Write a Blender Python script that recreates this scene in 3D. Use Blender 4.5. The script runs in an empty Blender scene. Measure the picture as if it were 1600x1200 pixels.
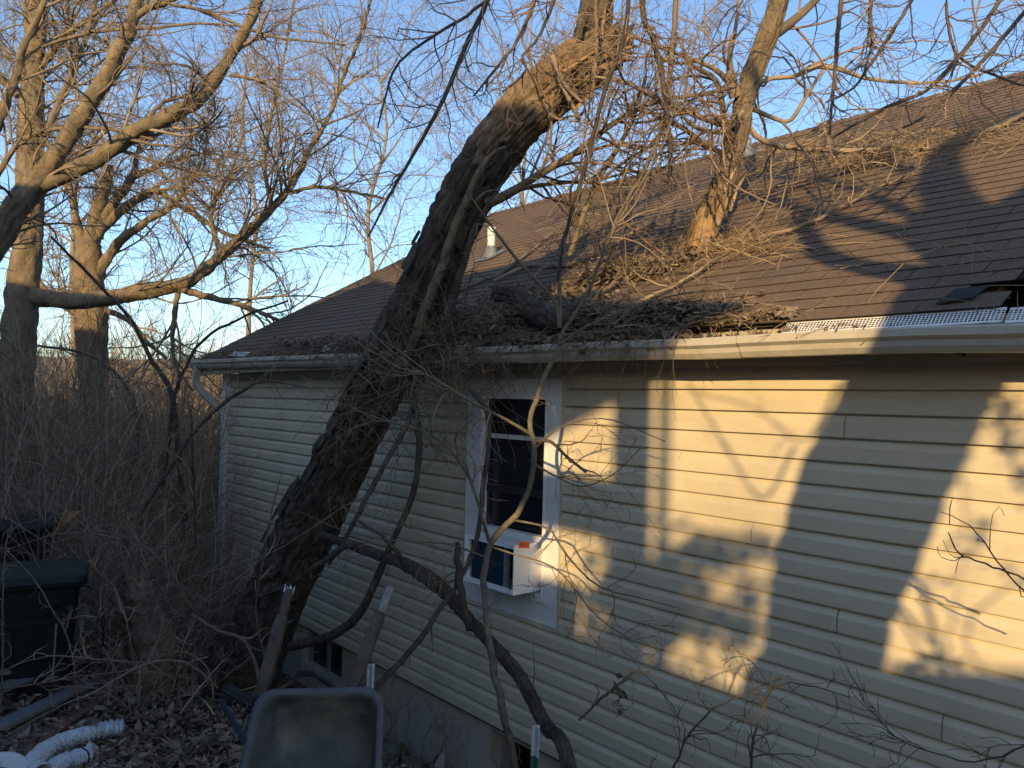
import bpy, math
import numpy as np
from mathutils import Vector, Matrix

# ------------------------------------------------------------------ camera, sky, sun, exposure
SC = bpy.context.scene
COL = SC.collection
R = math.radians
FPX = 1200.0                       # focal length in pixels of the 1600 x 1200 photograph
ZC = 2.9                           # camera height above the ground at the house foundation
PITCH = math.atan(31 / FPX)
ROLL = 0.027
cp, sp = math.cos(PITCH), math.sin(PITCH)
cr, sr = math.cos(ROLL), math.sin(ROLL)
_right0, _up0 = np.array([1, 0, 0.]), np.array([0, -sp, cp])
CX = _right0 * cr + _up0 * sr
CY = -_right0 * sr + _up0 * cr
CF = np.array([0, cp, sp])
CAM = np.array([0, 0, ZC])
cam_data = bpy.data.cameras.new('camera')
cam = bpy.data.objects.new('camera', cam_data)
COL.objects.link(cam)
M = Matrix.Identity(4)
for i in range(3):
    M[i][0], M[i][1], M[i][2], M[i][3] = CX[i], CY[i], -CF[i], CAM[i]
cam.matrix_world = M
cam_data.sensor_width = 36.0
cam_data.lens = 36.0 * FPX / 1600.0
cam_data.clip_start = 0.05
cam_data.clip_end = 3000
SC.camera = cam

SUN_ELEV, SUN_PHI = R(14.5), R(12.0)     # light travels forward and PHI to the right of the view
SUN_D = np.array([math.sin(SUN_PHI) * math.cos(SUN_ELEV), math.cos(SUN_PHI) * math.cos(SUN_ELEV), -math.sin(SUN_ELEV)])
world = bpy.data.worlds.new('World')
SC.world = world
world.use_nodes = True
wn = world.node_tree
wn.nodes.clear()
sky = wn.nodes.new('ShaderNodeTexSky')
sky.sky_type = 'NISHITA'
sky.sun_disc = False
sky.sun_elevation = SUN_ELEV
sky.sun_rotation = math.atan2(-SUN_D[0], -SUN_D[1])
sky.altitude = 200
sky.air_density = 1.0
sky.dust_density = 0.85
sky.ozone_density = 3.0
bg = wn.nodes.new('ShaderNodeBackground')
bg.inputs['Strength'].default_value = 0.138
wo = wn.nodes.new('ShaderNodeOutputWorld')
wn.links.new(sky.outputs[0], bg.inputs[0])
wn.links.new(bg.outputs[0], wo.inputs[0])
sun_data = bpy.data.lights.new('sun', 'SUN')
sun_data.energy = 3.5
sun_data.angle = R(0.53)
sun_data.color = (1.0, 0.69, 0.315)
sun = bpy.data.objects.new('sun', sun_data)
COL.objects.link(sun)
sun.rotation_euler = Vector(SUN_D).to_track_quat('-Z', 'Y').to_euler()
sun.location = (-4, -14, 12)
SC.view_settings.view_transform = 'Standard'
SC.view_settings.look = 'None'
SC.view_settings.exposure = 1.0
SC.view_settings.gamma = 1
SC.view_settings.use_curve_mapping = False
SC.render.engine = 'CYCLES'
SC.cycles.max_bounces = 6

rng = np.random.default_rng(7)

# ------------------------------------------------------------------ geometry of the place
def nrm(v):
    v = np.asarray(v, float)
    return v / (np.linalg.norm(v, axis=-1, keepdims=True) + 1e-12)

def ray(x, y):
    return CF + CX * ((x - 800) / FPX) - CY * ((y - 600) / FPX)

def P(x, y, d):
    return CAM + ray(x, y) * d

def project(p):
    q = np.asarray(p) - CAM
    d = q @ CF
    return 800 + FPX * (q @ CX) / d, 600 - FPX * (q @ CY) / d, d

U = ray(-240, 603).copy(); U[2] = 0; U = nrm(U)         # along the house wall, away from the camera
N = np.array([U[1], -U[0], 0.0])                        # into the house
D = 3.5                                                 # camera to wall
UP = np.array([0, 0, 1.0])

def H(t, o, z):                                         # house frame: along wall, out of wall, height above camera
    return CAM + U * t + N * (D - o) + UP * z

def wallhit(x, y, o=0.0):
    d = ray(x, y)
    return CAM + d * ((D - o) / (d @ N))

N_E, Z_E, PITCHR = 3.20, 0.41, 0.575                     # roof eave and slope
N_R = 7.83
Z_R = Z_E + PITCHR * (N_R - N_E)

def roofhit(x, y, lift=0.0):
    d = ray(x, y)
    s = (Z_E - PITCHR * N_E + lift) / (d[2] - PITCHR * (d @ N))
    return CAM + d * s

def RF(t, a, lift=0.0):                                 # roof frame: along, up the slope from the eave, off the surface
    c = 1 / math.hypot(1, PITCHR)
    s = PITCHR * c
    return H(t, D - (N_E + a * c - lift * s), Z_E + a * s + lift * c)

def hn(p):
    q = np.asarray(p) - CAM
    return q @ N, q @ U

def gz(p):                                              # ground height above the camera level
    p = np.asarray(p, float)
    n = (p - CAM) @ N
    t = (p - CAM) @ U
    z = -2.85 + 0.27 * (3.5 - np.clip(n, 0.4, 3.5))
    z = z + np.clip((0.4 - n) / 1.6, 0, 1) * 0.36
    z = z - 0.10 * np.clip(t - 11, 0, 30) - 0.02 * np.clip(t - 41, 0, 400)
    return z

def gnd(x, y):                                          # world point on the ground under world x, y
    p = np.array([x, y, 0.0])
    return np.array([x, y, ZC + float(gz(p))])

def groundhit(x, y):
    d = ray(x, y)
    lo, hi = 0.5, 60.0
    for s in np.arange(0.5, 60, 0.05):
        p = CAM + d * s
        if p[2] < ZC + gz(p):
            return p
    return CAM + d * 60

# ------------------------------------------------------------------ noise
def _hash(ix, iy, iz):
    h = (ix.astype(np.int64) * 374761393 + iy.astype(np.int64) * 668265263 + iz.astype(np.int64) * 2147483647) & 0xffffffff
    h = ((h ^ (h >> 13)) * 1274126177) & 0xffffffff
    return ((h ^ (h >> 16)) & 0xffffff) / float(0xffffff)

def vnoise(p):
    p = np.asarray(p, float)
    i = np.floor(p)
    f = p - i
    u = f * f * (3 - 2 * f)
    ix, iy, iz = i[..., 0], i[..., 1], i[..., 2]
    r = 0
    for a in (0, 1):
        for b in (0, 1):
            for c in (0, 1):
                w = (u[..., 0] if a else 1 - u[..., 0]) * (u[..., 1] if b else 1 - u[..., 1]) * (u[..., 2] if c else 1 - u[..., 2])
                r = r + w * _hash(ix + a, iy + b, iz + c)
    return r

def fbm(p, o=4):
    s, a, q = 0, 0.5, np.asarray(p, float)
    for k in range(o):
        s = s + a * vnoise(q)
        q = q * 2.03 + 7.1
        a *= 0.5
    return s

# ------------------------------------------------------------------ materials
MATS = {}
def mat(name, cols, scale=8.0, rough=0.8, bump=0.3, bscale=None, stretch=(1, 1, 1), detail=6, island=0.0, metallic=0.0,
        spots=None, spot_scale=3.0, spot_amt=0.5, coord='Object', spec=0.3, voro=False, bdist=0.01):
    m = bpy.data.materials.new(name)
    m.use_nodes = True
    nt = m.node_tree
    nd, lk = nt.nodes, nt.links
    b = nd['Principled BSDF']
    b.inputs['Roughness'].default_value = rough
    b.inputs['Metallic'].default_value = metallic
    b.inputs['Specular IOR Level'].default_value = spec
    tc = nd.new('ShaderNodeTexCoord')
    mp = nd.new('ShaderNodeMapping')
    mp.inputs['Scale'].default_value = stretch
    lk.new(tc.outputs[coord], mp.inputs[0])
    n1 = nd.new('ShaderNodeTexNoise')
    n1.inputs['Scale'].default_value = scale
    n1.inputs['Detail'].default_value = detail
    n1.inputs['Roughness'].default_value = 0.65
    lk.new(mp.outputs[0], n1.inputs['Vector'])
    cr_ = nd.new('ShaderNodeValToRGB')
    el = cr_.color_ramp.elements
    while len(el) < len(cols):
        el.new(0.5)
    for i, c in enumerate(cols):
        el[i].position = 0.28 + 0.44 * i / max(1, len(cols) - 1)
        el[i].color = (*c, 1)
    lk.new(n1.outputs['Fac'], cr_.inputs[0])
    out = cr_.outputs[0]
    if spots:
        n2 = nd.new('ShaderNodeTexNoise')
        n2.inputs['Scale'].default_value = spot_scale
        n2.inputs['Detail'].default_value = 7
        n2.inputs['Roughness'].default_value = 0.7
        lk.new(tc.outputs[coord], n2.inputs['Vector'])
        mr = nd.new('ShaderNodeMapRange')
        mr.inputs[1].default_value = 0.5
        mr.inputs[2].default_value = 0.68
        mr.inputs[4].default_value = spot_amt
        lk.new(n2.outputs['Fac'], mr.inputs[0])
        mx = nd.new('ShaderNodeMixRGB')
        lk.new(mr.outputs[0], mx.inputs[0])
        lk.new(out, mx.inputs[1])
        mx.inputs[2].default_value = (*spots, 1)
        out = mx.outputs[0]
    if island:
        g = nd.new('ShaderNodeNewGeometry')
        oi = nd.new('ShaderNodeObjectInfo')
        ad = nd.new('ShaderNodeMath'); ad.operation = 'ADD'
        fr = nd.new('ShaderNodeMath'); fr.operation = 'FRACT'
        lk.new(g.outputs['Random Per Island'], ad.inputs[0])
        lk.new(oi.outputs['Random'], ad.inputs[1])
        lk.new(ad.outputs[0], fr.inputs[0])
        mr2 = nd.new('ShaderNodeMapRange')
        mr2.inputs[3].default_value = 1 - island
        mr2.inputs[4].default_value = 1 + island
        lk.new(fr.outputs[0], mr2.inputs[0])
        hs = nd.new('ShaderNodeHueSaturation')
        lk.new(mr2.outputs[0], hs.inputs['Value'])
        lk.new(out, hs.inputs['Color'])
        out = hs.outputs[0]
    lk.new(out, b.inputs['Base Color'])
    if bump:
        if voro:
            nb = nd.new('ShaderNodeTexVoronoi')
            nb.feature = 'DISTANCE_TO_EDGE'
            nb.inputs['Scale'].default_value = bscale or scale * 3
            lk.new(mp.outputs[0], nb.inputs['Vector'])
            src = nb.outputs['Distance']
        else:
            nb = nd.new('ShaderNodeTexNoise')
            nb.inputs['Scale'].default_value = bscale or scale * 3
            nb.inputs['Detail'].default_value = 8
            nb.inputs['Roughness'].default_value = 0.7
            lk.new(mp.outputs[0], nb.inputs['Vector'])
            src = nb.outputs['Fac']
        bp = nd.new('ShaderNodeBump')
        bp.inputs['Strength'].default_value = bump
        bp.inputs['Distance'].default_value = bdist
        lk.new(src, bp.inputs['Height'])
        lk.new(bp.outputs[0], b.inputs['Normal'])
    MATS[name] = m
    return m

mat('bark_dark', [(.03, .024, .02), (.085, .068, .053), (.165, .132, .102)], 11, .95, 1, 30, (1, 1, .5), spots=(.10, .10, .07), spot_amt=.45, bdist=.03)
mat('bark_tan', [(.085, .066, .045), (.18, .14, .09), (.27, .21, .135)], 11, .9, .9, 34, (1, 1, .5), spots=(.12, .115, .09), spot_scale=5, spot_amt=.7, bdist=.03)
mat('bark_far', [(.15, .12, .085), (.26, .21, .15)], 5, .9, .5, 20, spots=(.13, .12, .10), spot_amt=.5)
mat('twig_dark', [(.045, .033, .028), (.11, .085, .068)], 12, .9, 0, island=.35)
mat('twig_brown', [(.10, .068, .045), (.21, .155, .105)], 12, .85, 0, island=.35)
mat('twig_tan', [(.13, .098, .07), (.25, .20, .14)], 8, .85, 0, island=.35)
mat('twig_red', [(.14, .10, .075), (.25, .185, .135)], 8, .85, 0, island=.35)
mat('brush', [(.22, .158, .108), (.42, .315, .22)], 6, .9, 0, island=.5)
mat('sapling_bark', [(.06, .052, .038), (.115, .10, .072), (.17, .148, .105)], 22, .85, .5, 70, spots=(.22, .20, .155), spot_scale=30, spot_amt=.5)
mat('raw_wood', [(.11, .072, .042), (.26, .182, .11), (.42, .32, .20)], 12, .85, .9, 40, (1, 1, .25), spots=(.08, .05, .03), spot_amt=.9, spot_scale=8)
mat('torn_wood', [(.10, .06, .035), (.28, .17, .085), (.40, .27, .15)], 14, .9, .8, 40, (1, 1, .3))
mat('bare_wood', [(.07, .05, .032), (.19, .14, .09), (.33, .25, .165)], 12, .95, 1, 34, (1, 1, .4), spots=(.26, .15, .075), spot_scale=6, spot_amt=.6, bdist=.03)
mat('straw', [(.22, .16, .10), (.38, .29, .18)], 6, .8, 0, island=.4)
mat('dead_leaf', [(.075, .055, .042), (.15, .115, .085), (.25, .195, .145)], 6, .8, .2, island=.5)
mat('ground_leaf', [(.12, .088, .062), (.25, .19, .135), (.38, .30, .215)], 6, .85, .2, island=.5)
mat('soil', [(.05, .038, .028), (.09, .07, .05), (.13, .10, .075)], 3, .95, .8, 20, spots=(.05, .06, .025), spot_scale=1.2, spot_amt=.5, bdist=.03)
mat('field', [(.16, .125, .08), (.31, .25, .165)], .06, .95, 0)
mat('wood_far', [(.16, .12, .085), (.33, .255, .18)], .4, .95, 0, island=.3)
mat('siding', [(.505, .442, .322), (.54, .474, .346), (.56, .494, .36)], 2.5, .5, .05, 40, (1, 1, 6), spots=(.38, .335, .25), spot_scale=1.1, spot_amt=.6, island=.035)
mat('trim_tan', [(.40, .36, .28), (.45, .41, .32)], 3, .45, .05, spots=(.27, .24, .18), spot_amt=.5)
mat('soffit', [(.33, .28, .20), (.38, .33, .24)], 3, .6, .05)
mat('white_paint', [(.62, .62, .60), (.72, .72, .70)], 5, .5, .1, 40, spots=(.46, .45, .41), spot_scale=6, spot_amt=.5)
mat('gutter_metal', [(.42, .39, .32), (.50, .47, .40)], 4, .4, .05, spots=(.22, .19, .14), spot_scale=4, spot_amt=.6, spec=.5)
mat('guard_white', [(.66, .66, .65), (.74, .74, .73)], 10, .45, 0, spots=(.4, .38, .34), spot_scale=20, spot_amt=.5)
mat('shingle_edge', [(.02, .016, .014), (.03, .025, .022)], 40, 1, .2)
mat('shingle', [(.09, .062, .043), (.14, .099, .068), (.185, .135, .094)], 60, .95, .6, 300, island=.02, spots=(.075, .065, .06), spot_scale=1.3, spot_amt=.5, bdist=.003)
mat('felt', [(.02, .02, .022), (.04, .04, .042)], 20, .9, .3)
mat('sheathing', [(.10, .075, .05), (.16, .12, .08)], 8, .9, .3)
mat('concrete', [(.30, .265, .205), (.42, .38, .30), (.50, .46, .37)], 3, .95, .5, 30, spots=(.14, .14, .12), spot_scale=3, spot_amt=.6)
mat('block', [(.34, .335, .31), (.42, .41, .38)], 6, .95, .5, 40, spots=(.22, .22, .19), spot_amt=.6)
mat('dark_void', [(.008, .008, .008), (.014, .013, .012)], 4, 1, 0, spec=.0)  # near-black colour standing in for the unlit depth of openings and gaps
mat('pane_glass', [(.006, .007, .009), (.012, .013, .016)], 2, .22, 0, spec=.5)
mat('screen', [(.015, .016, .018), (.03, .03, .032)], 40, .7, .2)
mat('ac_white', [(.78, .78, .77), (.84, .84, .83)], 4, .4, .03, spots=(.6, .57, .52), spot_scale=7, spot_amt=.35)
mat('ac_coil', [(.02, .05, .085), (.04, .085, .13)], 30, .5, .4, 120, (1, 1, 6), metallic=.2)
mat('sticker', [(.75, .10, .035), (.80, .13, .045)], 10, .5, 0)
mat('ink', [(.16, .02, .01), (.2, .03, .02)], 10, .6, 0)
mat('red_strip', [(.22, .03, .02), (.34, .06, .04)], 15, .6, 0)
mat('pipe_white', [(.60, .60, .56), (.70, .70, .66)], 6, .5, .1)
mat('flashing', [(.13, .15, .16), (.20, .22, .23)], 8, .45, .1, metallic=.3)
mat('galv', [(.24, .27, .29), (.34, .37, .38)], 12, .45, .1, metallic=.5)
mat('tray', [(.035, .038, .036), (.08, .082, .075), (.12, .115, .10)], 5, .6, .35, 60, spots=(.22, .185, .13), spot_scale=2.6, spot_amt=.85)
mat('tray_rim', [(.06, .062, .065), (.14, .14, .138)], 12, .5, .2, 60)
mat('handle_wood', [(.04, .032, .025), (.085, .068, .052), (.13, .105, .082)], 14, .85, .6, 50, (1, 1, .2))
mat('handle_grey', [(.14, .14, .125), (.36, .35, .32)], 20, .85, .6, 60)
mat('black_steel', [(.012, .013, .016), (.03, .032, .038)], 12, .4, .1)
mat('blue_steel', [(.02, .035, .06), (.045, .065, .10)], 12, .45, .1)
mat('bin_plastic', [(.004, .008, .0075), (.009, .014, .013)], 8, .55, .2, spots=(.02, .022, .02), spot_amt=.4)
mat('bin_black', [(.006, .007, .007), (.014, .015, .015)], 8, .45, .1)
mat('foil', [(.60, .62, .65), (.82, .84, .86)], 30, .3, .9, 70, metallic=.55)
mat('plank_grey', [(.11, .11, .10), (.20, .20, .185), (.28, .275, .255)], 9, .9, .6, 40, (1, 8, 8))
mat('plank_red', [(.15, .07, .05), (.25, .125, .095)], 7, .8, .4)
mat('orange_board', [(.30, .135, .04), (.44, .22, .07)], 5, .8, .3, spots=(.2, .1, .045), spot_amt=.6)
mat('post_green', [(.02, .11, .075), (.04, .17, .12)], 10, .5, .2, spots=(.09, .07, .05), spot_scale=15, spot_amt=.6)
mat('post_red', [(.14, .035, .03), (.20, .06, .05)], 10, .6, .2)
mat('post_white', [(.42, .44, .42), (.58, .60, .57)], 14, .6, .2, spots=(.3, .3, .26), spot_scale=20, spot_amt=.7)
mat('wire', [(.20, .20, .19), (.32, .32, .30)], 10, .5, 0, metallic=.6)
mat('cable_black', [(.01, .01, .012), (.02, .02, .022)], 10, .5, 0)
mat('rotten', [(.07, .05, .035), (.16, .115, .077), (.24, .18, .12)], 8, .95, .9, 30, (1, 1, .4))
mat('moss_rubble', [(.10, .10, .075), (.18, .175, .13)], 8, .95, .6, 40, spots=(.10, .12, .035), spot_scale=4, spot_amt=.9, island=.2)
mat('house_grey', [(.32, .32, .31), (.38, .38, .37)], 3, .7, .1)
mat('deck_wood', [(.15, .11, .075), (.24, .18, .125)], 7, .85, .4, 40, (1, 1, .3))
mat('leaf_green', [(.035, .06, .02), (.08, .11, .04)], 5, .7, 0, island=.4)
mat('white_plastic', [(.62, .62, .60), (.70, .70, .68)], 8, .4, .05)

# ------------------------------------------------------------------ object helpers
def props(o, label=None, cat=None, group=None, kind=None):
    if label: o['label'] = label
    if cat: o['category'] = cat
    if group: o['group'] = group
    if kind: o['kind'] = kind
    return o

def thing(name, label, cat, loc, group=None):
    o = bpy.data.objects.new(name, None)
    o.empty_display_size = 0.2
    COL.objects.link(o)
    o.location = Vector(loc)
    return props(o, label, cat, group)

def link(name, me, material, parent=None, smooth=False, loc=None):
    if material is not None and not me.materials:
        me.materials.append(MATS[material] if isinstance(material, str) else material)
    me.polygons.foreach_set('use_smooth', [bool(smooth)] * len(me.polygons))
    o = bpy.data.objects.new(name, me)
    COL.objects.link(o)
    if parent is not None:
        o.parent = parent
        off = Vector((0, 0, 0))
        q = parent
        while q is not None:
            off += q.location
            q = q.parent
        o.location = Vector(loc) - off if loc is not None else -off
    elif loc is not None:
        o.location = Vector(loc)
    return o

def fast_mesh(name, verts, faces4=None, faces3=None):
    me = bpy.data.meshes.new(name)
    verts = np.asarray(verts, np.float32).reshape(-1, 3)
    f4 = np.zeros((0, 4), np.int32) if faces4 is None else np.asarray(faces4, np.int32).reshape(-1, 4)
    f3 = np.zeros((0, 3), np.int32) if faces3 is None else np.asarray(faces3, np.int32).reshape(-1, 3)
    me.vertices.add(len(verts))
    me.vertices.foreach_set('co', verts.ravel())
    nl = f4.size + f3.size
    me.loops.add(nl)
    me.loops.foreach_set('vertex_index', np.concatenate([f4.ravel(), f3.ravel()]))
    me.polygons.add(len(f4) + len(f3))
    ls = np.concatenate([np.arange(len(f4)) * 4, f4.size + np.arange(len(f3)) * 3]).astype(np.int32)
    me.polygons.foreach_set('loop_start', ls)
    me.update(calc_edges=True)
    me.validate()
    return me

class MB:                                               # collects shapes of ONE piece
    def __init__(self):
        self.v, self.f4, self.f3, self.n = [], [], [], 0
    def add(self, v, f4=None, f3=None):
        v = np.asarray(v, float).reshape(-1, 3)
        if f4 is not None and len(f4): self.f4.append(np.asarray(f4, int).reshape(-1, 4) + self.n)
        if f3 is not None and len(f3): self.f3.append(np.asarray(f3, int).reshape(-1, 3) + self.n)
        self.v.append(v); self.n += len(v)
        return self
    def box8(self, c):                                  # corners: 4 bottom (ccw), 4 top
        return self.add(c, [(0, 3, 2, 1), (4, 5, 6, 7), (0, 1, 5, 4), (1, 2, 6, 5), (2, 3, 7, 6), (3, 0, 4, 7)])
    def hbox(self, t0, t1, o0, o1, z0, z1):             # box in the house frame
        return self.box8([H(t0, o0, z0), H(t0, o1, z0), H(t1, o1, z0), H(t1, o0, z0), H(t0, o0, z1), H(t0, o1, z1), H(t1, o1, z1), H(t1, o0, z1)])
    def obox(self, c, a, b, d):                         # centre and three half axes
        c, a, b, d = map(np.asarray, (c, a, b, d))
        return self.box8([c - a - b - d, c + a - b - d, c + a + b - d, c - a + b - d, c - a - b + d, c + a - b + d, c + a + b + d, c - a + b + d])
    def bar(self, p, q, w, h, up=(0, 0, 1)):
        p, q = np.asarray(p, float), np.asarray(q, float)
        d = q - p
        x = nrm(d); s = nrm(np.cross(x, up)); u2 = np.cross(s, x)
        return self.obox((p + q) / 2, d / 2, s * w / 2, u2 * h / 2)
    def tube(self, pts, rad, sides=10, cap=True):
        v, f4 = tube_arrays(np.asarray(pts, float)[None], np.asarray(rad, float)[None] * np.ones((1, len(pts))), sides)
        n0 = len(v)
        f3 = []
        if cap:
            v = np.concatenate([v, [pts[0], pts[-1]]])
            L = (len(pts) - 1) * sides
            for k in range(sides):
                f3.append((n0, (k + 1) % sides, k))
                f3.append((n0 + 1, L + k, L + (k + 1) % sides))
        return self.add(v, f4, f3)
    def extrude(self, prof, t0, t1, zf=None, close=True):   # profile of (o, z) swept along the wall
        zf = zf or (lambda t: 0)
        a = [H(t0, o, z + zf(t0)) for o, z in prof]
        b = [H(t1, o, z + zf(t1)) for o, z in prof]
        n = len(prof)
        fs = [(i, (i + 1) % n, n + (i + 1) % n, n + i) for i in range(n if close else n - 1)]
        return self.add(a + b, fs)
    def mesh(self, name='m'):
        return fast_mesh(name, np.concatenate(self.v), np.concatenate(self.f4) if self.f4 else None, np.concatenate(self.f3) if self.f3 else None)
    def build(self, name, material, parent=None, smooth=False):
        return link(name, self.mesh(name), material, parent, smooth)

def tube_arrays(Pn, Rn, sides):
    """Pn (M,K,3) polylines, Rn (M,K) radii -> verts, quads"""
    Mn, K, _ = Pn.shape
    T = np.empty_like(Pn)
    T[:, 1:-1] = Pn[:, 2:] - Pn[:, :-2]
    T[:, 0] = Pn[:, 1] - Pn[:, 0]
    T[:, -1] = Pn[:, -1] - Pn[:, -2]
    T = nrm(T)
    ax = nrm(Pn[:, -1] - Pn[:, 0])
    ref = np.where(np.abs(ax[:, 2:3]) < 0.8, np.array([[0, 0, 1.0]]), np.array([[1.0, 0.3, 0]]))
    ref = np.repeat(ref[:, None], K, 1)
    A = nrm(np.cross(T, ref))
    B = np.cross(T, A)
    an = np.arange(sides) * 2 * math.pi / sides
    V = Pn[:, :, None] + Rn[:, :, None, None] * (A[:, :, None] * np.cos(an)[None, None, :, None] + B[:, :, None] * np.sin(an)[None, None, :, None])
    idx = np.arange(Mn * K * sides).reshape(Mn, K, sides)
    nx = np.roll(idx, -1, 2)
    F = np.stack([idx[:, :-1], nx[:, :-1], nx[:, 1:], idx[:, 1:]], -1)
    return V.reshape(-1, 3), F.reshape(-1, 4)

def catmull(pts, n):
    pts = np.asarray(pts, float)
    m = len(pts)
    e = np.concatenate([[2 * pts[0] - pts[1]], pts, [2 * pts[-1] - pts[-2]]])
    seg = np.linalg.norm(np.diff(pts[:, :3], axis=0), axis=1)
    cum = np.concatenate([[0], np.cumsum(seg)])
    s = np.linspace(0, cum[-1], n)
    i = np.clip(np.searchsorted(cum, s, 'right') - 1, 0, m - 2)
    f = ((s - cum[i]) / np.maximum(seg[i], 1e-9))[:, None]
    p0, p1, p2, p3 = e[i], e[i + 1], e[i + 2], e[i + 3]
    return 0.5 * (2 * p1 + (p2 - p0) * f + (2 * p0 - 5 * p1 + 4 * p2 - p3) * f ** 2 + (3 * p1 - p0 - 3 * p2 + p3) * f ** 3)

KB = 14
def trace(pts, depth=None, n=KB, jit=0.0):
    """pts: (x, y, width_px[, depth]) -> polyline (n,3), radii (n)"""
    a = []
    for k, q in enumerate(pts):
        d = q[3] if len(q) > 3 else depth
        a.append([*P(q[0], q[1], d), q[2] * d / FPX / 2])
    c = catmull(a, n)
    c[:, 3] = np.maximum(c[:, 3], 0.0012)
    if jit:
        c[1:-1, :3] += rng.normal(0, jit, (n - 2, 3))
    return c[:, :3], c[:, 3]

def batch(lines, n=KB):
    return np.stack([l[0] for l in lines]), np.stack([l[1] for l in lines])

def grow(parents, n, length, ang=(25, 60), rfrac=.6, rmax=.02, rmin=.0016, K=7, wig=.22, droop=0.0, umin=.12, up=0.0, taper=.35, umax=.98, r=None):
    r = r or rng
    Pp, Rp = parents
    Mp, Kp, _ = Pp.shape
    L = np.linalg.norm(np.diff(Pp, axis=1), axis=2).sum(1)
    w = L / L.sum()
    pi = r.choice(Mp, n, p=w)
    u = r.uniform(umin, umax, n)
    x = u * (Kp - 1)
    i = np.minimum(x.astype(int), Kp - 2)
    f = (x - i)[:, None]
    st = Pp[pi, i] * (1 - f) + Pp[pi, i + 1] * f
    T = nrm(Pp[pi, i + 1] - Pp[pi, i])
    rp = Rp[pi, i] * (1 - f[:, 0]) + Rp[pi, i + 1] * f[:, 0]
    q = nrm(np.cross(T, r.normal(size=(n, 3))))
    a = np.radians(r.uniform(*ang, n))[:, None]
    d = nrm(np.cos(a) * T + np.sin(a) * q + np.array([0, 0, up]))
    ln = r.uniform(.45, 1.25, n) * length * (1.15 - .6 * u)
    r0 = np.clip(rp * rfrac, rmin, rmax)
    Pn = np.empty((n, K, 3)); Rn = np.empty((n, K))
    Pn[:, 0] = st; Rn[:, 0] = r0
    bias = r.normal(0, .10, (n, 3))
    for k in range(1, K):
        d = nrm(d + r.normal(0, wig, (n, 3)) + bias + np.array([0, 0, droop]))
        Pn[:, k] = Pn[:, k - 1] + d * (ln / (K - 1))[:, None]
        Rn[:, k] = np.maximum(r0 * (1 - (1 - taper) * k / (K - 1)), rmin * .6)
    return Pn, Rn

def cat2(*bs, K=None):
    """join batches, resampling to one point count"""
    K = K or max(b[0].shape[1] for b in bs)
    Po, Ro = [], []
    for p, q in bs:
        k = p.shape[1]
        if k != K:
            s = np.linspace(0, k - 1, K)
            i = np.minimum(s.astype(int), k - 2); f = (s - i)
            p = p[:, i] * (1 - f)[None, :, None] + p[:, i + 1] * f[None, :, None]
            q = q[:, i] * (1 - f)[None] + q[:, i + 1] * f[None]
        Po.append(p); Ro.append(q)
    return np.concatenate(Po), np.concatenate(Ro)

def tubes(name, batches, material, parent=None, sides=3, smooth=True, kind=None):
    Vs, Fs, n = [], [], 0
    for k, (p, q) in enumerate(batches):
        s = sides[k] if isinstance(sides, (list, tuple)) else sides
        v, f = tube_arrays(p, q, s)
        Vs.append(v); Fs.append(f + n); n += len(v)
    o = link(name, fast_mesh(name, np.concatenate(Vs), np.concatenate(Fs)), material, parent, smooth)
    if kind: o['kind'] = kind
    return o

def bark_tube(name, pts, rad, material, parent, rings=160, sides=48, amp=.02, fa=5.0, fl=2.5, lump=.10, smooth=True, tipclose=True, seed=0., fn=None):
    """tapered trunk with ridged bark as real relief"""
    pr = catmull(np.concatenate([np.asarray(pts, float), np.asarray(rad, float)[:, None]], 1), rings)
    p, q = pr[:, :3], pr[:, 3]
    T = nrm(np.gradient(p, axis=0))
    A = nrm(np.cross(T, np.array([.31, -.85, .12])))
    B = np.cross(T, A)
    an = np.arange(sides) * 2 * math.pi / sides
    dirs = A[:, None] * np.cos(an)[None, :, None] + B[:, None] * np.sin(an)[None, :, None]
    s = np.concatenate([[0], np.cumsum(np.linalg.norm(np.diff(p, axis=0), axis=1))])
    c = np.empty((rings, sides, 3))
    c[..., 0] = np.cos(an)[None] * fa * .5 + seed
    c[..., 1] = np.sin(an)[None] * fa * .5
    c[..., 2] = s[:, None] * fl
    warp = c + 0.9 * np.stack([fbm(c * .7 + 3), fbm(c * .7 + 11), fbm(c * .7 + 29)], -1)
    ridge = 1 - np.abs(2 * vnoise(warp * np.array([1.6, 1.6, 1.0])) - 1)
    fine = fbm(warp * 3.1, 3)
    big = fbm(np.stack([c[..., 0] * .35, c[..., 1] * .35, c[..., 2] * .35], -1), 2) - .5
    crack2 = (1 - np.abs(2 * vnoise(warp * np.array([2.7, 2.7, 2.1]) + 31) - 1)) ** 4
    r = q[:, None] * (1 + lump * 2 * big) + amp * (.25 - 1.0 * ridge ** 4 - .55 * crack2) + amp * .9 * (fine - .42)
    if fn is not None:
        r = fn(r, s / s[-1], an)
    V = p[:, None] + dirs * r[..., None]
    idx = np.arange(rings * sides).reshape(rings, sides)
    nx = np.roll(idx, -1, 1)
    F = np.stack([idx[:-1], nx[:-1], nx[1:], idx[1:]], -1).reshape(-1, 4)
    V = V.reshape(-1, 3)
    n0 = len(V)
    f3 = []
    if tipclose:
        V = np.concatenate([V, [p[0], p[-1]]])
        for k in range(sides):
            f3.append((n0, (k + 1) % sides, k)); f3.append((n0 + 1, (rings - 1) * sides + k, (rings - 1) * sides + (k + 1) % sides))
    return link(name, fast_mesh(name, V, F, f3), material, parent, smooth)

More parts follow.
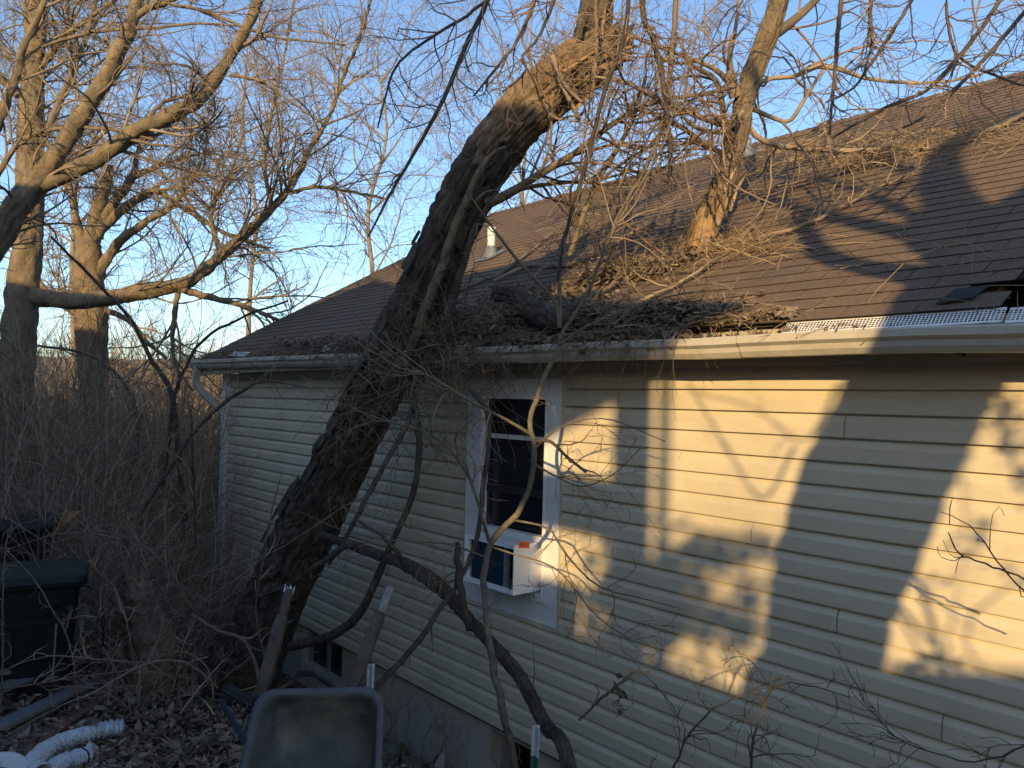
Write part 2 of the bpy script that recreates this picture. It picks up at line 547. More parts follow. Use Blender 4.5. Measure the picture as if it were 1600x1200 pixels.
def leaves(name, pos, nrmls, size, material, parent=None, curl=.5, r=None):
    """small curled dry leaves: six-point blades, two folded quads each"""
    r = r or rng
    n = len(pos)
    x = nrm(np.cross(nrmls, r.normal(size=(n, 3))))
    y = np.cross(nrmls, x)
    L = size * np.exp(r.normal(0, .32, n))[:, None]
    Wd = L * r.uniform(.28, .5, n)[:, None]
    c = (r.uniform(-.6, 1, n)[:, None]) * curl
    nz = nrmls
    a = pos - x * L * .5 + nz * L * c * .35
    b = pos + x * L * .5 + nz * L * c * .35 * r.uniform(-1, 1, n)[:, None]
    m1, m2 = pos - x * L * .12, pos + x * L * .18
    l1 = m1 + y * Wd * .5 + nz * Wd * c
    l2 = m2 + y * Wd * .42 + nz * Wd * c * .8
    r1 = m1 - y * Wd * .5 + nz * Wd * c
    r2 = m2 - y * Wd * .42 + nz * Wd * c * .8
    V = np.stack([a, l1, l2, b, r2, r1], 1).reshape(-1, 3)
    k = np.arange(n)[:, None] * 6
    F = np.concatenate([k + np.array([[0, 3, 2, 1]]), k + np.array([[0, 5, 4, 3]])])
    return link(name, fast_mesh(name, V, F), material, parent)

def quad_relief(name, v, f, material, parent):
    return link(name, fast_mesh(name, v, f), material, parent)

# ------------------------------------------------------------------ ground, hills
def ground_sheet():
    a = np.concatenate([np.linspace(-1, 0, 20)[:-1] ** 3 * 900 - 14, np.linspace(-14, 24, 150), 24 + np.linspace(0, 1, 24)[1:] ** 3 * 1200])
    b = np.concatenate([np.linspace(-1, 0, 20)[:-1] ** 3 * 900 - 8, np.linspace(-8, 32, 160), 32 + np.linspace(0, 1, 24)[1:] ** 3 * 1200])
    X, Y = np.meshgrid(a, b)
    p = np.stack([X, Y, np.zeros_like(X)], -1)
    z = ZC + gz(p)
    near = np.exp(-((X + 1) ** 2 + (Y - 6) ** 2) / 300)
    q = np.stack([X * 1.3, Y * 1.3, X * 0 + 2.2], -1)
    z = z + near * .10 * (fbm(q, 4) - .47) * (1 - np.exp(-np.clip(3.5 - (p - CAM) @ N, 0, 9) * 3))
    p[..., 2] = z
    ny, nx = X.shape
    i = np.arange(nx * ny).reshape(ny, nx)
    F = np.stack([i[:-1, :-1], i[:-1, 1:], i[1:, 1:], i[1:, :-1]], -1).reshape(-1, 4)
    o = link('ground', fast_mesh('ground', p.reshape(-1, 3), F), 'soil', None, True)
    o['kind'] = 'structure'
ground_sheet()

def hills():
    th = np.radians(np.linspace(-75, 75, 140))
    rows = [(170, -14), (210, 2.5), (260, 8.5), (340, 13), (520, 18), (900, 10), (1000, -30)]
    V = []
    for r_, h in rows:
        for a in th:
            x, y = r_ * math.sin(a), r_ * math.cos(a)
            k = float(fbm(np.array([x / 60, y / 60, 1.7]), 4))
            V.append((x, y, ZC + h * (0.6 + .8 * k) if h > 0 else ZC + h))
    n = len(th)
    F = [(j * n + i, j * n + i + 1, (j + 1) * n + i + 1, (j + 1) * n + i) for j in range(len(rows) - 1) for i in range(n - 1)]
    o = link('hills', fast_mesh('hills', V, F), 'field', None, True)
    o['kind'] = 'structure'
hills()

# ------------------------------------------------------------------ the house
house = thing('house', 'tan vinyl sided house with brown shingle roof under a leaning dead tree', 'house', H(4, -4, -2.9))
T0, T1 = -2.4, 9.30                                     # wall from near end to far corner
NB = 2 * N_R - N_E                                      # far eave
CO = .1115                                              # siding course
ZB = -20 * CO
WT0, WT1, WZ0, WZ1 = 3.505, 4.49, -1.425, .17            # window casing outer
# walls behind the siding: front wall with window opening (frame pieces), gable and back walls
w = MB()
OT0, OT1, OZ0, OZ1 = 3.63, 4.36, -1.24, .04
w.hbox(T0, OT0, -.12, -.004, ZB, .27).hbox(OT1, T1, -.12, -.004, ZB, .27)
w.hbox(OT0, OT1, -.12, -.004, ZB, OZ0).hbox(OT0, OT1, -.12, -.004, OZ1, .27)
for tt in (T0, T1 - .12):                                # gables
    c0, c1, cm = D - 3.62, D - (NB - .3), D - N_R
    pr = [(c0, ZB), (c0, .30), (cm, Z_R - .18), (c1, .30), (c1, ZB)]
    a = [H(tt, o, z) for o, z in pr]; b = [H(tt + .12, o, z) for o, z in pr]
    w.add(a + b, [(i, (i + 1) % 5, 5 + (i + 1) % 5, 5 + i) for i in range(5)] + [(0, 1, 3, 4), (5, 6, 8, 9)], [(1, 2, 3), (6, 7, 8)])
w.hbox(T0 + .12, T1 - .12, D - (NB - .3), D - (NB - .42), ZB, .27)
wall = w.build('wall', 'siding', house)

def siding_profile(z0, last=False):                     # dutch lap: flat face, cove above
    return [(.006, z0 + .006), (.006, z0 - .003), (.0272, z0 - .003), (.0282, z0 + .006), (.0272, z0 + .064), (.0252, z0 + .068), (.0072, z0 + .0945), (.0046, z0 + .098), (.0042, z0 + CO + .010), (0.0, z0 + CO + .010), (0.0, z0 + .006)]
cuts = [T0]
zt = ZB
row = 0
while zt < .25:
    joints = [T0 + ((row * 1.37) % 3.66) + k * 3.66 for k in range(-1, 5)]
    tt = sorted([T0, T1 - .07] + [j for j in joints if T0 + .3 < j < T1 - .4])
    top = min(zt + CO, .268)
    for a, b in zip(tt[:-1], tt[1:]):
        spans = [(a, b)]
        if zt + CO > WZ0 + .01 and zt < WZ1 - .01:       # cut round the window casing
            spans = []
            if a < WT0: spans.append((a, min(b, WT0 - .003)))
            if b > WT1: spans.append((max(a, WT1 + .003), b))
        spans = [(q0, q1, None) for q0, q1 in spans]
        if zt < WZ0 < zt + CO and a < WT0 and b > WT1: spans.append((WT0 - .003, WT1 + .003, WZ0 - .006))
        elif zt < WZ0 < zt + CO and a < WT1 and b > WT0: spans.append((max(a, WT0 - .003), min(b, WT1 + .003), WZ0 - .006))
        for s0, s1, ztop in spans:
            if s1 - s0 < .02: continue
            pf = siding_profile(zt)
            if ztop is not None: pf = [(o, min(z, ztop)) for o, z in pf]
            if zt + CO > .268: pf = [(o, min(z, .268)) for o, z in pf]
            m = MB()
            nseg = max(1, int((s1 - s0) / .6))
            tb = np.linspace(s0, s1 - .004, nseg + 1)
            jo = rng.normal(0, .0006, nseg + 1)
            np_ = len(pf)
            vv = []
            for ti, ji in zip(tb, jo):
                vv += [H(ti, o + (ji if o > .003 else 0), z + ji * .5) for o, z in pf]
            ff = [(k * np_ + i, k * np_ + (i + 1) % np_, (k + 1) * np_ + (i + 1) % np_, (k + 1) * np_ + i) for k in range(nseg) for i in range(np_)]
            m.add(vv, ff)
            m.build('siding_board', 'siding', wall)
    zt += CO; row += 1
# corner trim and frieze
m = MB(); m.hbox(T1 - .11, T1 + .035, .0, .058, ZB - .02, .268); m.build('corner_trim', 'white_paint', house)
m = MB(); m.hbox(T0, T1, -.02, -.002, ZB - .03, ZB - .002); m.build('starter_strip', 'felt', house)

# foundation with openings
FB = -3.2
fd = MB()
bw = [(5.62, 6.05, -3.2, -2.66), (7.75, 8.35, -2.86, -2.36)]   # crawl hole, basement window
b0 = wallhit(470, 1000); b1 = wallhit(530, 1000)
tA, tB = (b1 - CAM) @ U, (b0 - CAM) @ U
h0, h1 = (wallhit(835, 1160) - CAM) @ U, (wallhit(757, 1160) - CAM) @ U
zA1 = wallhit(490, 985)[2] - ZC; zA0 = wallhit(512, 1062)[2] - ZC
zA1 = min(zA1, ZB - .06)
zH1 = min(wallhit(760, 1140)[2] - ZC, ZB - .07)
fo = -.035
fd.hbox(T0, h0, -.3, fo, FB, ZB - .03).hbox(h1, tA, -.3, fo, FB, ZB - .03).hbox(tB, T1, -.3, fo, FB, ZB - .03)
fd.hbox(h0, h1, -.3, fo, zH1, ZB - .03)
fd.hbox(tA, tB, -.3, fo, FB, zA0).hbox(tA, tB, -.3, fo, zA1, ZB - .03)
fnd = fd.build('foundation', 'concrete', house)
m = MB(); m.hbox(h0 - .05, h1 + .05, -.62, -.31, FB, ZB); m.build('crawl_space_backing', 'dark_void', fnd)  # dark of the crawl space is put into this sheet's colour
m = MB(); m.hbox(tA + .002, tB - .002, -.16, -.13, zA0, zA1); bwp = m.build('basement_pane', 'pane_glass', fnd)
m = MB()
for a, b in ((tA, tA + .03), (tB - .03, tB), ((tA + tB) / 2 - .012, (tA + tB) / 2 + .012)):
    MB().hbox(a + .001, b - .001, -.128, -.09, zA0 + .001, zA1 - .001).build('basement_window_bar', 'galv', fnd)
# paler blocks at the far corner of the foundation
bt = np.arange(tB + .01, T1 - .02, .40)
for r_ in range(4):
    for t in bt:
        a, b = t + (.2 if r_ % 2 else 0), t + .39 + (.2 if r_ % 2 else 0)
        if b > T1: continue
        z0 = FB + .1 + r_ * .2
        if z0 + .19 > ZB - .03: continue
        MB().hbox(a, b, fo - .05, fo + .008, z0, z0 + .19).build('block', 'block', fnd)
# arched metal window well beside the crawl hole
m = MB()
for k in range(14):
    a0, a1 = math.pi * k / 14, math.pi * (k + 1) / 14
    cw = h1 + .05
    for q in (0,):
        p0 = (cw + .20 - .20 * math.cos(a0), .005 + .17 * math.sin(a0)); p1 = (cw + .20 - .20 * math.cos(a1), .005 + .17 * math.sin(a1))
        e = [H(p0[0], p0[1], -3.1), H(p1[0], p1[1], -3.1), H(p1[0], p1[1], -2.62 - .05 * math.sin(a1)), H(p0[0], p0[1], -2.62 - .05 * math.sin(a0))]
        nn = np.array([0, 0, 0.])
        m.add(e, [(0, 1, 2, 3)])
ww = m.build('window_well', 'block', fnd, True)
sol = ww.modifiers.new('thick', 'SOLIDIFY'); sol.thickness = .012

# soffit, fascia, gutter
ZGB = lambda t: (t - .87) * .010                          # the gutter runs a little uphill to the far end
m = MB(); m.hbox(T0 - .3, 9.62, 0.026, .236, .272, .282); m.build('soffit', 'soffit', house)
m = MB(); m.hbox(T0 - .3, 9.62, .238, .258, .262, .385); m.build('fascia', 'trim_tan', house)
gp = [(.261, .335), (.261, .238), (.325, .238), (.345, .262), (.352, .285), (.372, .300), (.374, .328), (.366, .337), (.358, .334),
      (.364, .326), (.362, .306), (.342, .291), (.335, .266), (.320, .246), (.268, .246), (.268, .335)]
gut = thing('gutter', None, None, H(4, .3, .3)); gut.parent = house
del_keys = None
gut.location = Vector(H(4, .3, .3)) - house.location
g = MB()
segs = [(-2.7, 2.02), (2.024, 5.1), (5.104, 9.66)]
for k, (a, b) in enumerate(segs):
    n_ = 12
    tb = np.linspace(a, b, n_ + 1)
    sag = rng.normal(0, .003, n_ + 1)
    V = []
    for ti, s_ in zip(tb, sag):
        V += [H(ti, o + .001 * k, z + ZGB(ti) + s_) for o, z in gp]
    npf = len(gp)
    g.add(V, [(j * npf + i, j * npf + (i + 1) % npf, (j + 1) * npf + (i + 1) % npf, (j + 1) * npf + i) for j in range(n_) for i in range(npf)])
for tE in (9.661, -2.701):                               # end caps
    V = [H(tE, o, z + ZGB(tE)) for o, z in gp[:9]]
    g.add(V + [H(tE, .268, .335 + ZGB(tE))], [(0, 1, 2, 3), (0, 3, 4, 5), (0, 5, 6, 7)])
gtr = link('trough', g.mesh('trough'), 'gutter_metal', gut)

def guard(t0, t1, name='gutter_guard', parent=None, o0=.305, o1=.3685, z0=.402, z1=.341, rows=5, tilt=0, c=None):
    m = MB()
    nc = int(round((t1 - t0) / .0145))
    grid = lambda a, b: H(t0 + (t1 - t0) * a, o0 + (o1 - o0) * b, z0 + (z1 - z0) * b + ZGB(t0) + tilt * a)
    lo, hi = .14, .86
    m.add([grid(0, 0), grid(1, 0), grid(1, lo), grid(0, lo)], [(0, 1, 2, 3)])
    m.add([grid(0, hi), grid(1, hi), grid(1, 1), grid(0, 1)], [(0, 1, 2, 3)])
    for i in range(nc):
        for j in range(rows):
            a0, a1 = i / nc, (i + 1) / nc
            b0, b1 = lo + (hi - lo) * j / rows, lo + (hi - lo) * (j + 1) / rows
            am, bm = (a0 + a1) / 2, (b0 + b1) / 2
            da, db = (a1 - a0) * .36, (b1 - b0) * .36
            out = [(a0, b0), (a1, b0), (a1, b1), (a0, b1)]
            inn = [(am - da, bm - db * .4), (am - da * .4, bm - db), (am + da * .4, bm - db), (am + da, bm - db * .4), (am + da, bm + db * .4), (am + da * .4, bm + db), (am - da * .4, bm + db), (am - da, bm + db * .4)]
            V = [grid(*q) for q in out] + [grid(*q) for q in inn]
            m.add(V, [(0, 1, 6, 5), (1, 2, 8, 7), (2, 3, 10, 9), (3, 0, 4, 11)], [(0, 5, 4), (1, 7, 6), (2, 9, 8), (3, 11, 10)])
    return link(name, m.mesh(name), 'guard_white', parent or gut)
tg1 = 1.80
guard(.935, tg1)
guard(-.6, .925, tilt=.012)
guard(4.05, 4.42, z0=.40, z1=.345)
guard(7.9, 8.35, z0=.40, z1=.35, tilt=.02)
# a loose guard strip kinked upward at the far end
kp = roofhit(497, 553, .03)
tk = (kp - CAM) @ U
m = MB()
m.bar(H(tk + .06, .30, .40), H(tk - .02, .27, .50), .09, .004, up=N); m.bar(H(tk - .02, .27, .50), H(tk - .42, .27, .455), .05, .004)
m.build('loose_strip', 'guard_white', gut)
# torn rag of tar paper hanging under the soffit
p0 = wallhit(1500, 552, .23); 
th_ = (p0 - CAM) @ U
V = []
for k, (dt, dz) in enumerate([(-.05, .0), (-.045, -.015), (-.03, -.012), (-.018, -.042), (-.005, -.028), (.01, -.03), (.02, -.012), (.035, -.01), (.05, .0)]):
    V.append(H(th_ + dt, .235, .268 + dz))
m = MB(); m.add([H(th_ + dt, .24, .270) for dt in np.linspace(-.05, .05, 9)] + V, [(i, i + 1, 9 + i + 1, 9 + i) for i in range(8)])
rag = m.build('tar_paper_scrap', 'felt', house); sm = rag.modifiers.new('thick', 'SOLIDIFY'); sm.thickness = .003

# downspout at the far corner
m = MB()
dsp = [H(9.5, .315, .25 + ZGB(9.5)), H(9.5, .315, .16), H(9.46, .24, .03), H(9.40, .03, -.19), H(9.37, -.07, -.26), H(9.37, -.07, -2.7)]
for a, b in zip(dsp[:-1], dsp[1:]):
    m.bar(a, b + nrm(b - a) * .02, .075, .055, up=U)
m.build('downspout', 'gutter_metal', house)

# roof deck and shingles
SL = math.hypot(N_R - N_E, Z_R - Z_E)
RT0, RT1 = -2.7, 9.66
rd = MB()
def slab(t0, t1, a0, a1, th=.02):
    rd.box8([RF(t0, a0, -th - .004), RF(t0, a1, -th - .004), RF(t1, a1, -th - .004), RF(t1, a0, -th - .004), RF(t0, a0, -.004), RF(t0, a1, -.004), RF(t1, a1, -.004), RF(t1, a0, -.004)])
HT, HA = 1.13, .36                                      # broken corner of the deck near the viewpoint
slab(HT, RT1, 0.0, SL); slab(-.1, HT, HA, SL); slab(RT0, -.1, 0, SL)
# back slope
c_ = 1 / math.hypot(1, PITCHR)
def RB(t, a, lift=0.):
    s_ = PITCHR * c_
    return H(t, D - (N_R + a * c_ + lift * s_), Z_R - a * s_ + lift * c_)
rd.box8([RB(RT0, 0.01, -.03), RB(RT0, SL, -.03), RB(RT1, SL, -.03), RB(RT1, .01, -.03), RB(RT0, 0.01, 0), RB(RT0, SL, 0), RB(RT1, SL, 0), RB(RT1, .01, 0)])
roof = rd.build('roof', 'shingle', house)
m = MB()                                                # rafters seen in the broken corner
for t in (-.02, .38, .78, 1.10):
    m.bar(RF(t, .02, -.075), RF(t, 1.4, -.075), .04, .09, up=U)
m.build('rafter', 'sheathing', roof)
EXP = .127
TW = .3045
courses = int(SL / EXP)
tabs = []
for r_ in range(courses + 1):
    off = (r_ % 2) * TW / 2 + (r_ * .037) % .02 + ((r_ // 7) % 3) * .1
    t = RT0 + off - TW
    while t < RT1 + .01:
        a, b = max(t, RT0), min(t + TW, RT1)
        if b - a > .03:
            a0 = r_ * EXP - .02
            if not (b < HT + .03 and a > -.2 and a0 < HA - .03):
                tabs.append((a, b, r_, a0))
        t += TW
def tab_geom(a, b, r_, a0, rr):
    g_ = .0018
    h_ = min(EXP + .03, SL - a0)
    l0 = .0065 + rr.uniform(0, .001); l1 = .001
    th = .0055
    wv = rr.normal(0, .0006, 3)
    sk = rr.normal(0, .001)
    A, B = a + g_, b - g_
    mid = (A + B) / 2
    base = [(A, a0 + sk, l0 + wv[0]), (mid, a0 + sk * .3, l0 + wv[1]), (B, a0 - sk, l0 + wv[2]), (B, a0 + h_, l1), (mid, a0 + h_, l1), (A, a0 + h_, l1)]
    V = [RF(t, s, l) for t, s, l in base] + [RF(t, s, l - th) for t, s, l in base]
    F = [(0, 5, 4, 1), (1, 4, 3, 2), (0, 1, 7, 6), (1, 2, 8, 7), (2, 3, 9, 8), (5, 0, 6, 11)]
    return V, F
rr = np.random.default_rng(3)
sc_ = []
for tb in tabs:
    c = RF((tb[0] + tb[1]) / 2, tb[3] + EXP / 2)
    q = [project(RF(tb[0], tb[3])), project(RF(tb[1], tb[3])), project(RF(tb[1], tb[3] + EXP)), project(RF(tb[0], tb[3] + EXP))]
    px, py, dd = project(c)
    ok = dd > .5 and -30 < px < 1630 and -30 < py < 1200
    ar = abs(sum(q[i][0] * q[(i + 1) % 4][1] - q[(i + 1) % 4][0] * q[i][1] for i in range(4))) if ok else 0
    sc_.append(ar)
order = np.argsort(-np.array(sc_))
single = set(order[:298].tolist())
big = MB()
for k, tb in enumerate(tabs):
    V, F = tab_geom(*tb, rr)
    if k in single:
        me = MB().add(V, F).mesh('shingle')
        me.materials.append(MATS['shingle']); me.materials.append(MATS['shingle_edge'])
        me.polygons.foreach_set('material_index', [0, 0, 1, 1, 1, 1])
        link('shingle', me, None, roof)
    else:
        big.add(V, F)
me = big.mesh('shingles')
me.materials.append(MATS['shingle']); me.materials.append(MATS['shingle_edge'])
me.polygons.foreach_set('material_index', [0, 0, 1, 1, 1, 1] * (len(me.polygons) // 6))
bs = link('shingles', me, None, roof); bs['kind'] = 'stuff'
m = MB()                                                # ridge caps, one joined run
for t in np.arange(RT0, RT1 - .1, .13):
    lf = .012
    V = [RF(t, SL - .13, lf), RF(t, SL, lf + .014), RB(t, .13, lf), RF(t + .16, SL - .13, lf - .004), RF(t + .16, SL, lf + .006), RB(t + .16, .13, lf - .004)]
    m.add(V, [(0, 3, 4, 1), (1, 4, 5, 2)])
rc = m.build('ridge_caps', 'shingle', roof); rc['kind'] = 'stuff'
m = MB()                                                # rake board on the far gable
m.box8([RF(RT1 + .002, 0, -.13), RF(RT1 + .002, SL, -.13), RF(RT1 + .024, SL, -.13), RF(RT1 + .024, 0, -.13), RF(RT1 + .002, 0, -.002), RF(RT1 + .002, SL, -.002), RF(RT1 + .024, SL, -.002), RF(RT1 + .024, 0, -.002)])
m.build('rake_board', 'trim_tan', house)
# torn flaps at the broken corner
for (t, a, l, tilt, wd) in ((1.06, .30, .014, -.03, .16), (.95, .33, .012, -.08, .17), (.74, .34, .012, -.12, .22), (1.17, .05, .014, .012, .12)):
    V = [RF(t, a + .15, l * .3), RF(t - wd, a + .16, l * .4), RF(t - wd * .9, a, l + tilt), RF(t + .02, a - .02, l + tilt * .3)]
    V2 = [v - np.array([0, 0, .006]) for v in V]
    MB().box8(V2 + V).build('torn_flap', 'felt' if t > 1.0 else 'shingle', roof)
# vent pipes
def vent(x0, y0, y1, wpx, material, capname, cap=True):
    b = roofhit(x0, y0)
    d = (b - CAM) @ CF
    hgt = (y0 - y1) / FPX * d
    r_ = wpx * d / FPX / 2
    m = MB(); m.tube([b - UP * .05, b + UP * hgt * .8, b + UP * hgt], [r_, r_, r_], 14)
    o = m.build('vent_pipe', material, house, True)
    m = MB(); m.tube([b - UP * .02 , b + UP * .05, b + UP * .12], [r_ * 2.1, r_ * 1.6, r_ * 1.12], 14)
    tt, aa = (b - CAM) @ U, np.linalg.norm((b - RF((b - CAM) @ U, 0)))
    V = [RF(tt + s * .14, aa + q * .15, l) for l in (.017, .021) for s, q in ((-1, -1), (1, -1), (1, 1), (-1, 1))]
    m.box8(V)
    m.build('flashing', 'flashing', o)
vent(767, 402, 355, 13, 'pipe_white', 'a')
vent(1168, 244, 216, 11, 'flashing', 'b')

# window
win = thing('window', None, None, H(4.05, 0, WZ0)); win.parent = house
win.location = Vector(H(4.05, 0, WZ0)) - house.location
cas = MB()
cas.hbox(WT0, 3.645, 0, .033, WZ0 + .14, WZ1 - .11).hbox(4.345, WT1, 0, .033, WZ0 + .14, WZ1 - .11)
cas.hbox(WT0, WT1, 0, .0332, WZ1 - .11, WZ1).hbox(WT0, WT1, 0, .0332, WZ0, WZ0 + .14)
cas.hbox(WT0 + .10, 4.40, .034, .046, WZ0 + .138, WZ0 + .16)
link('casing', cas.mesh(), 'white_paint', win)
m = MB(); m.hbox(WT0 - .012, WT0, 0, .036, WZ0 - .004, WZ1); m.hbox(WT1, WT1 + .012, 0, .036, WZ0 - .004, WZ1).hbox(WT0 - .02, WT1 + .02, 0, .05, WZ1 + .001, WZ1 + .014)
link('j_channel', m.mesh(), 'trim_tan', win)
fr = MB()
fr.hbox(3.645, 3.66, -.08, .038, -1.26, .058).hbox(4.33, 4.345, -.08, .038, -1.26, .058).hbox(3.66, 4.33, -.08, .038, .035, .058).hbox(3.66, 4.33, -.08, .038, -1.26, -1.235)
link('frame', fr.mesh(), 'white_paint', win)
us = MB()
us.hbox(3.662, 4.328, -.035, .008, -.245, -.215).hbox(3.662, 3.675, -.035, 0, -.215, .033).hbox(4.315, 4.328, -.035, 0, -.215, .033)
link('storm_rail', us.mesh(), 'white_paint', win)
ls = MB()
ls.hbox(3.662, 4.328, -.065, -.03, -.63, -.575).hbox(3.662, 3.685, -.065, -.037, -.90, -.63).hbox(4.305, 4.328, -.065, -.037, -.90, -.63).hbox(3.662, 3.685, -.065, -.037, -.575, -.25).hbox(4.305, 4.328, -.065, -.037, -.575, -.25)
link('sash', ls.mesh(), 'screen', win)
for z0, z1, oo in ((-.213, .033, -.02), (-.573, -.25, -.05), (-.86, -.632, -.05)):
    m = MB(); m.hbox(3.677, 4.313, oo - .004, oo, z0, z1); link('pane', m.mesh(), 'pane_glass', win)
m = MB(); m.hbox(3.655, 4.335, -.14, -.13, -1.24, .04); link('painted_dark_interior', m.mesh(), 'dark_void', win)  # near-black sheet paints the unlit room behind the panes
m = MB(); m.hbox(3.662, 4.328, -.04, .02, -.905, -.87); link('lower_rail', m.mesh(), 'white_paint', win)

# window air conditioner
ac = thing('air_conditioner', 'white boxy air conditioner with orange sticker jutting from the window', 'air conditioner', H(4.0, .1, -1.235))
AT0, AT1, AZ0, AZ1, AO = 3.70, 4.215, -1.222, -.905, .24
m = MB()                                                # sheet case: top, bottom, two sides
m.hbox(AT0, AT1, -.03, AO, AZ1 - .006, AZ1).hbox(AT0, AT1, -.03, AO, AZ0, AZ0 + .006)
m.hbox(AT0, AT0 + .006, -.03, AO, AZ0 + .006, AZ1 - .006).hbox(AT1 - .006, AT1, -.03, AO, AZ0 + .006, AZ1 - .006)
m.build('case', 'ac_white', ac)
m = MB()                                                # flange round the open rear
m.hbox(AT0 + .007, AT1 - .007, AO - .02, AO - .002, AZ0 + .0065, AZ0 + .03).hbox(AT0 + .007, AT1 - .007, AO - .02, AO - .002, AZ1 - .026, AZ1 - .0065)
m.hbox(AT1 - .035, AT1 - .007, AO - .02, AO - .002, AZ0 + .031, AZ1 - .027)
m.build('rear_flange', 'ac_white', ac)
m = MB(); m.hbox(AT0 + .14, AT1 - .04, AO - .055, AO - .04, AZ0 + .02, AZ1 - .02); coil = m.build('coil', 'ac_coil', ac)
fins = MB()
for t in np.arange(AT0 + .145, AT1 - .045, .009):
    fins.hbox(t, t + .0025, AO - .039, AO - .032, AZ0 + .03, AZ1 - .03)
fo_ = fins.build('fins', 'ac_coil', coil); fo_['kind'] = 'stuff'
m = MB(); m.hbox(AT0 + .095, AT0 + .125, AO - .05, AO - .022, AZ0 + .03, AZ1 - .03); m.build('metal_divider', 'galv', ac)
m = MB(); m.hbox(AT0 + .012, AT0 + .09, AO - .15, AO - .14, AZ0 + .01, AZ1 - .01); m.build('inner_plate', 'dark_void', ac)
m = MB(); m.hbox(AT0 - .032, AT0 - .004, -.02, .0, AZ0 + .0, AZ1 - .02); m.build('foam_strip', 'red_strip', ac)
m = MB(); m.hbox(AT1 + .002, 4.328, -.03, -.02, AZ0, AZ1); m.build('accordion_panel', 'white_paint', ac)
m = MB(); m.hbox(3.662, AT0 - .033, -.03, -.02, AZ0, AZ1); m.build('gap_panel', 'dark_void', ac)
stk = [wallhit(0, 0)] * 0
def acs(x, y, out):                                     # point on the AC side plane (t = AT0)
    d = ray(x, y)
    s = (AT0 - out) / (d @ U)
    return CAM + d * s
q = [acs(810, 856, .0012), acs(828, 857, .0012), acs(826, 846, .0012), acs(812, 846, .0012)]
st = MB().add(q, [(0, 1, 2, 3)]).build('sticker', 'sticker', ac)
sx, sy = (q[1] - q[0]), (q[3] - q[0])
tm = MB()
def stroke(a, b):
    p0 = q[0] + sx * a[0] + sy * a[1] - U * .0006; p1 = q[0] + sx * b[0] + sy * b[1] - U * .0006
    d_ = nrm(p1 - p0); s_ = nrm(np.cross(d_, U)) * .0016
    tm.add([p0 - s_, p1 - s_, p1 + s_, p0 + s_], [(0, 1, 2, 3)])
xx = .10
for ch in ('B', 'O', 'H', 'T'):                          # scribbled lettering on the sticker, as far as it can be read
    w_ = .15
    if ch == 'B':
        for a, b in (((0, .25), (0, .75)), ((0, .75), (w_, .65)), ((w_, .65), (0, .5)), ((0, .5), (w_, .38)), ((w_, .38), (0, .25))): stroke((xx + a[0], a[1]), (xx + b[0], b[1]))
    if ch == 'O':
        for a, b in (((0, .3), (0, .7)), ((0, .7), (w_, .7)), ((w_, .7), (w_, .3)), ((w_, .3), (0, .3))): stroke((xx + a[0], a[1]), (xx + b[0], b[1]))
    if ch == 'H':
        for a, b in (((0, .25), (0, .75)), ((w_, .25), (w_, .75)), ((0, .5), (w_, .5))): stroke((xx + a[0], a[1]), (xx + b[0], b[1]))
    if ch == 'T':
        for a, b in (((0, .72), (w_, .72)), ((w_ / 2, .72), (w_ / 2, .25))): stroke((xx + a[0], a[1]), (xx + b[0], b[1]))
    xx += .21
tm.build('handwriting', 'ink', st)

# ------------------------------------------------------------------ the leaning dead tree
lean = thing('leaning_tree', 'thick dead tree trunk leaning against the eave with torn top', 'tree', P(360, 1110, 6.9))
tr = [(325, 1150, 165, 6.95), (372, 1060, 122, 6.75), (425, 945, 100, 6.45), (474, 835, 100, 6.2), (534, 720, 89, 5.9), (585, 620, 82, 5.65), (640, 505, 86, 5.42), (686, 400, 82, 5.3),
      (722, 320, 86, 5.22), (768, 240, 86, 5.15), (828, 170, 86, 5.1), (880, 124, 88, 5.05), (925, 94, 84, 5.0), (962, 70, 74, 4.98), (985, 56, 52, 4.98)]
pts = np.array([P(x, y, d) for x, y, w_, d in tr]); rad = np.array([w_ * d / FPX / 2 for x, y, w_, d in tr])
def jag(r, s_, an):                                      # torn end: jagged, hollowed
    k = np.clip((s_ - .945) / .055, 0, 1)[:, None]
    tooth = np.array([.3, .9, .5, 1.0, .2, .75, .35, .95, .55, .15, .8, .45])[(an / (2 * math.pi) * 12).astype(int)][None]
    return r * (1 - k * .75 * (k > tooth * .8)) + .02 * k * np.sin(an * 9)[None]
bark_tube('trunk', pts, rad, 'bark_dark', lean, rings=700, sides=150, amp=.040, fa=8, fl=3.6, lump=.09, seed=1.3, fn=jag)
tm_ = lean.children[0].data                              # bark stripped off towards the torn end: bare weathered wood
tm_.materials.append(MATS['bare_wood'])
npol = len(tm_.polygons)
ri, si = np.divmod(np.arange(699 * 150), 150)
edge = fbm(np.stack([np.cos(si / 150 * 6.283) * 2.2, np.sin(si / 150 * 6.283) * 2.2, ri / 45.0], -1), 3)
mi = np.zeros(npol, np.int32)
mi[:699 * 150] = (ri / 699.0 + .16 * (edge - .44) > .83)
tm_.polygons.foreach_set('material_index', mi)
st_ = [(895, 112, 40, 5.03), (912, 80, 56, 5.0), (926, 42, 56, 5.0), (932, 0, 52, 5.0), (932, -120, 46, 5.0), (915, -260, 44, 5.0)]
bark_tube('upper_stem', [P(x, y, d) for x, y, w_, d in st_], [w_ * d / FPX / 2 for x, y, w_, d in st_], 'bark_dark', lean, rings=160, sides=64, amp=.03, fa=6, fl=4, lump=.1, seed=3.3)
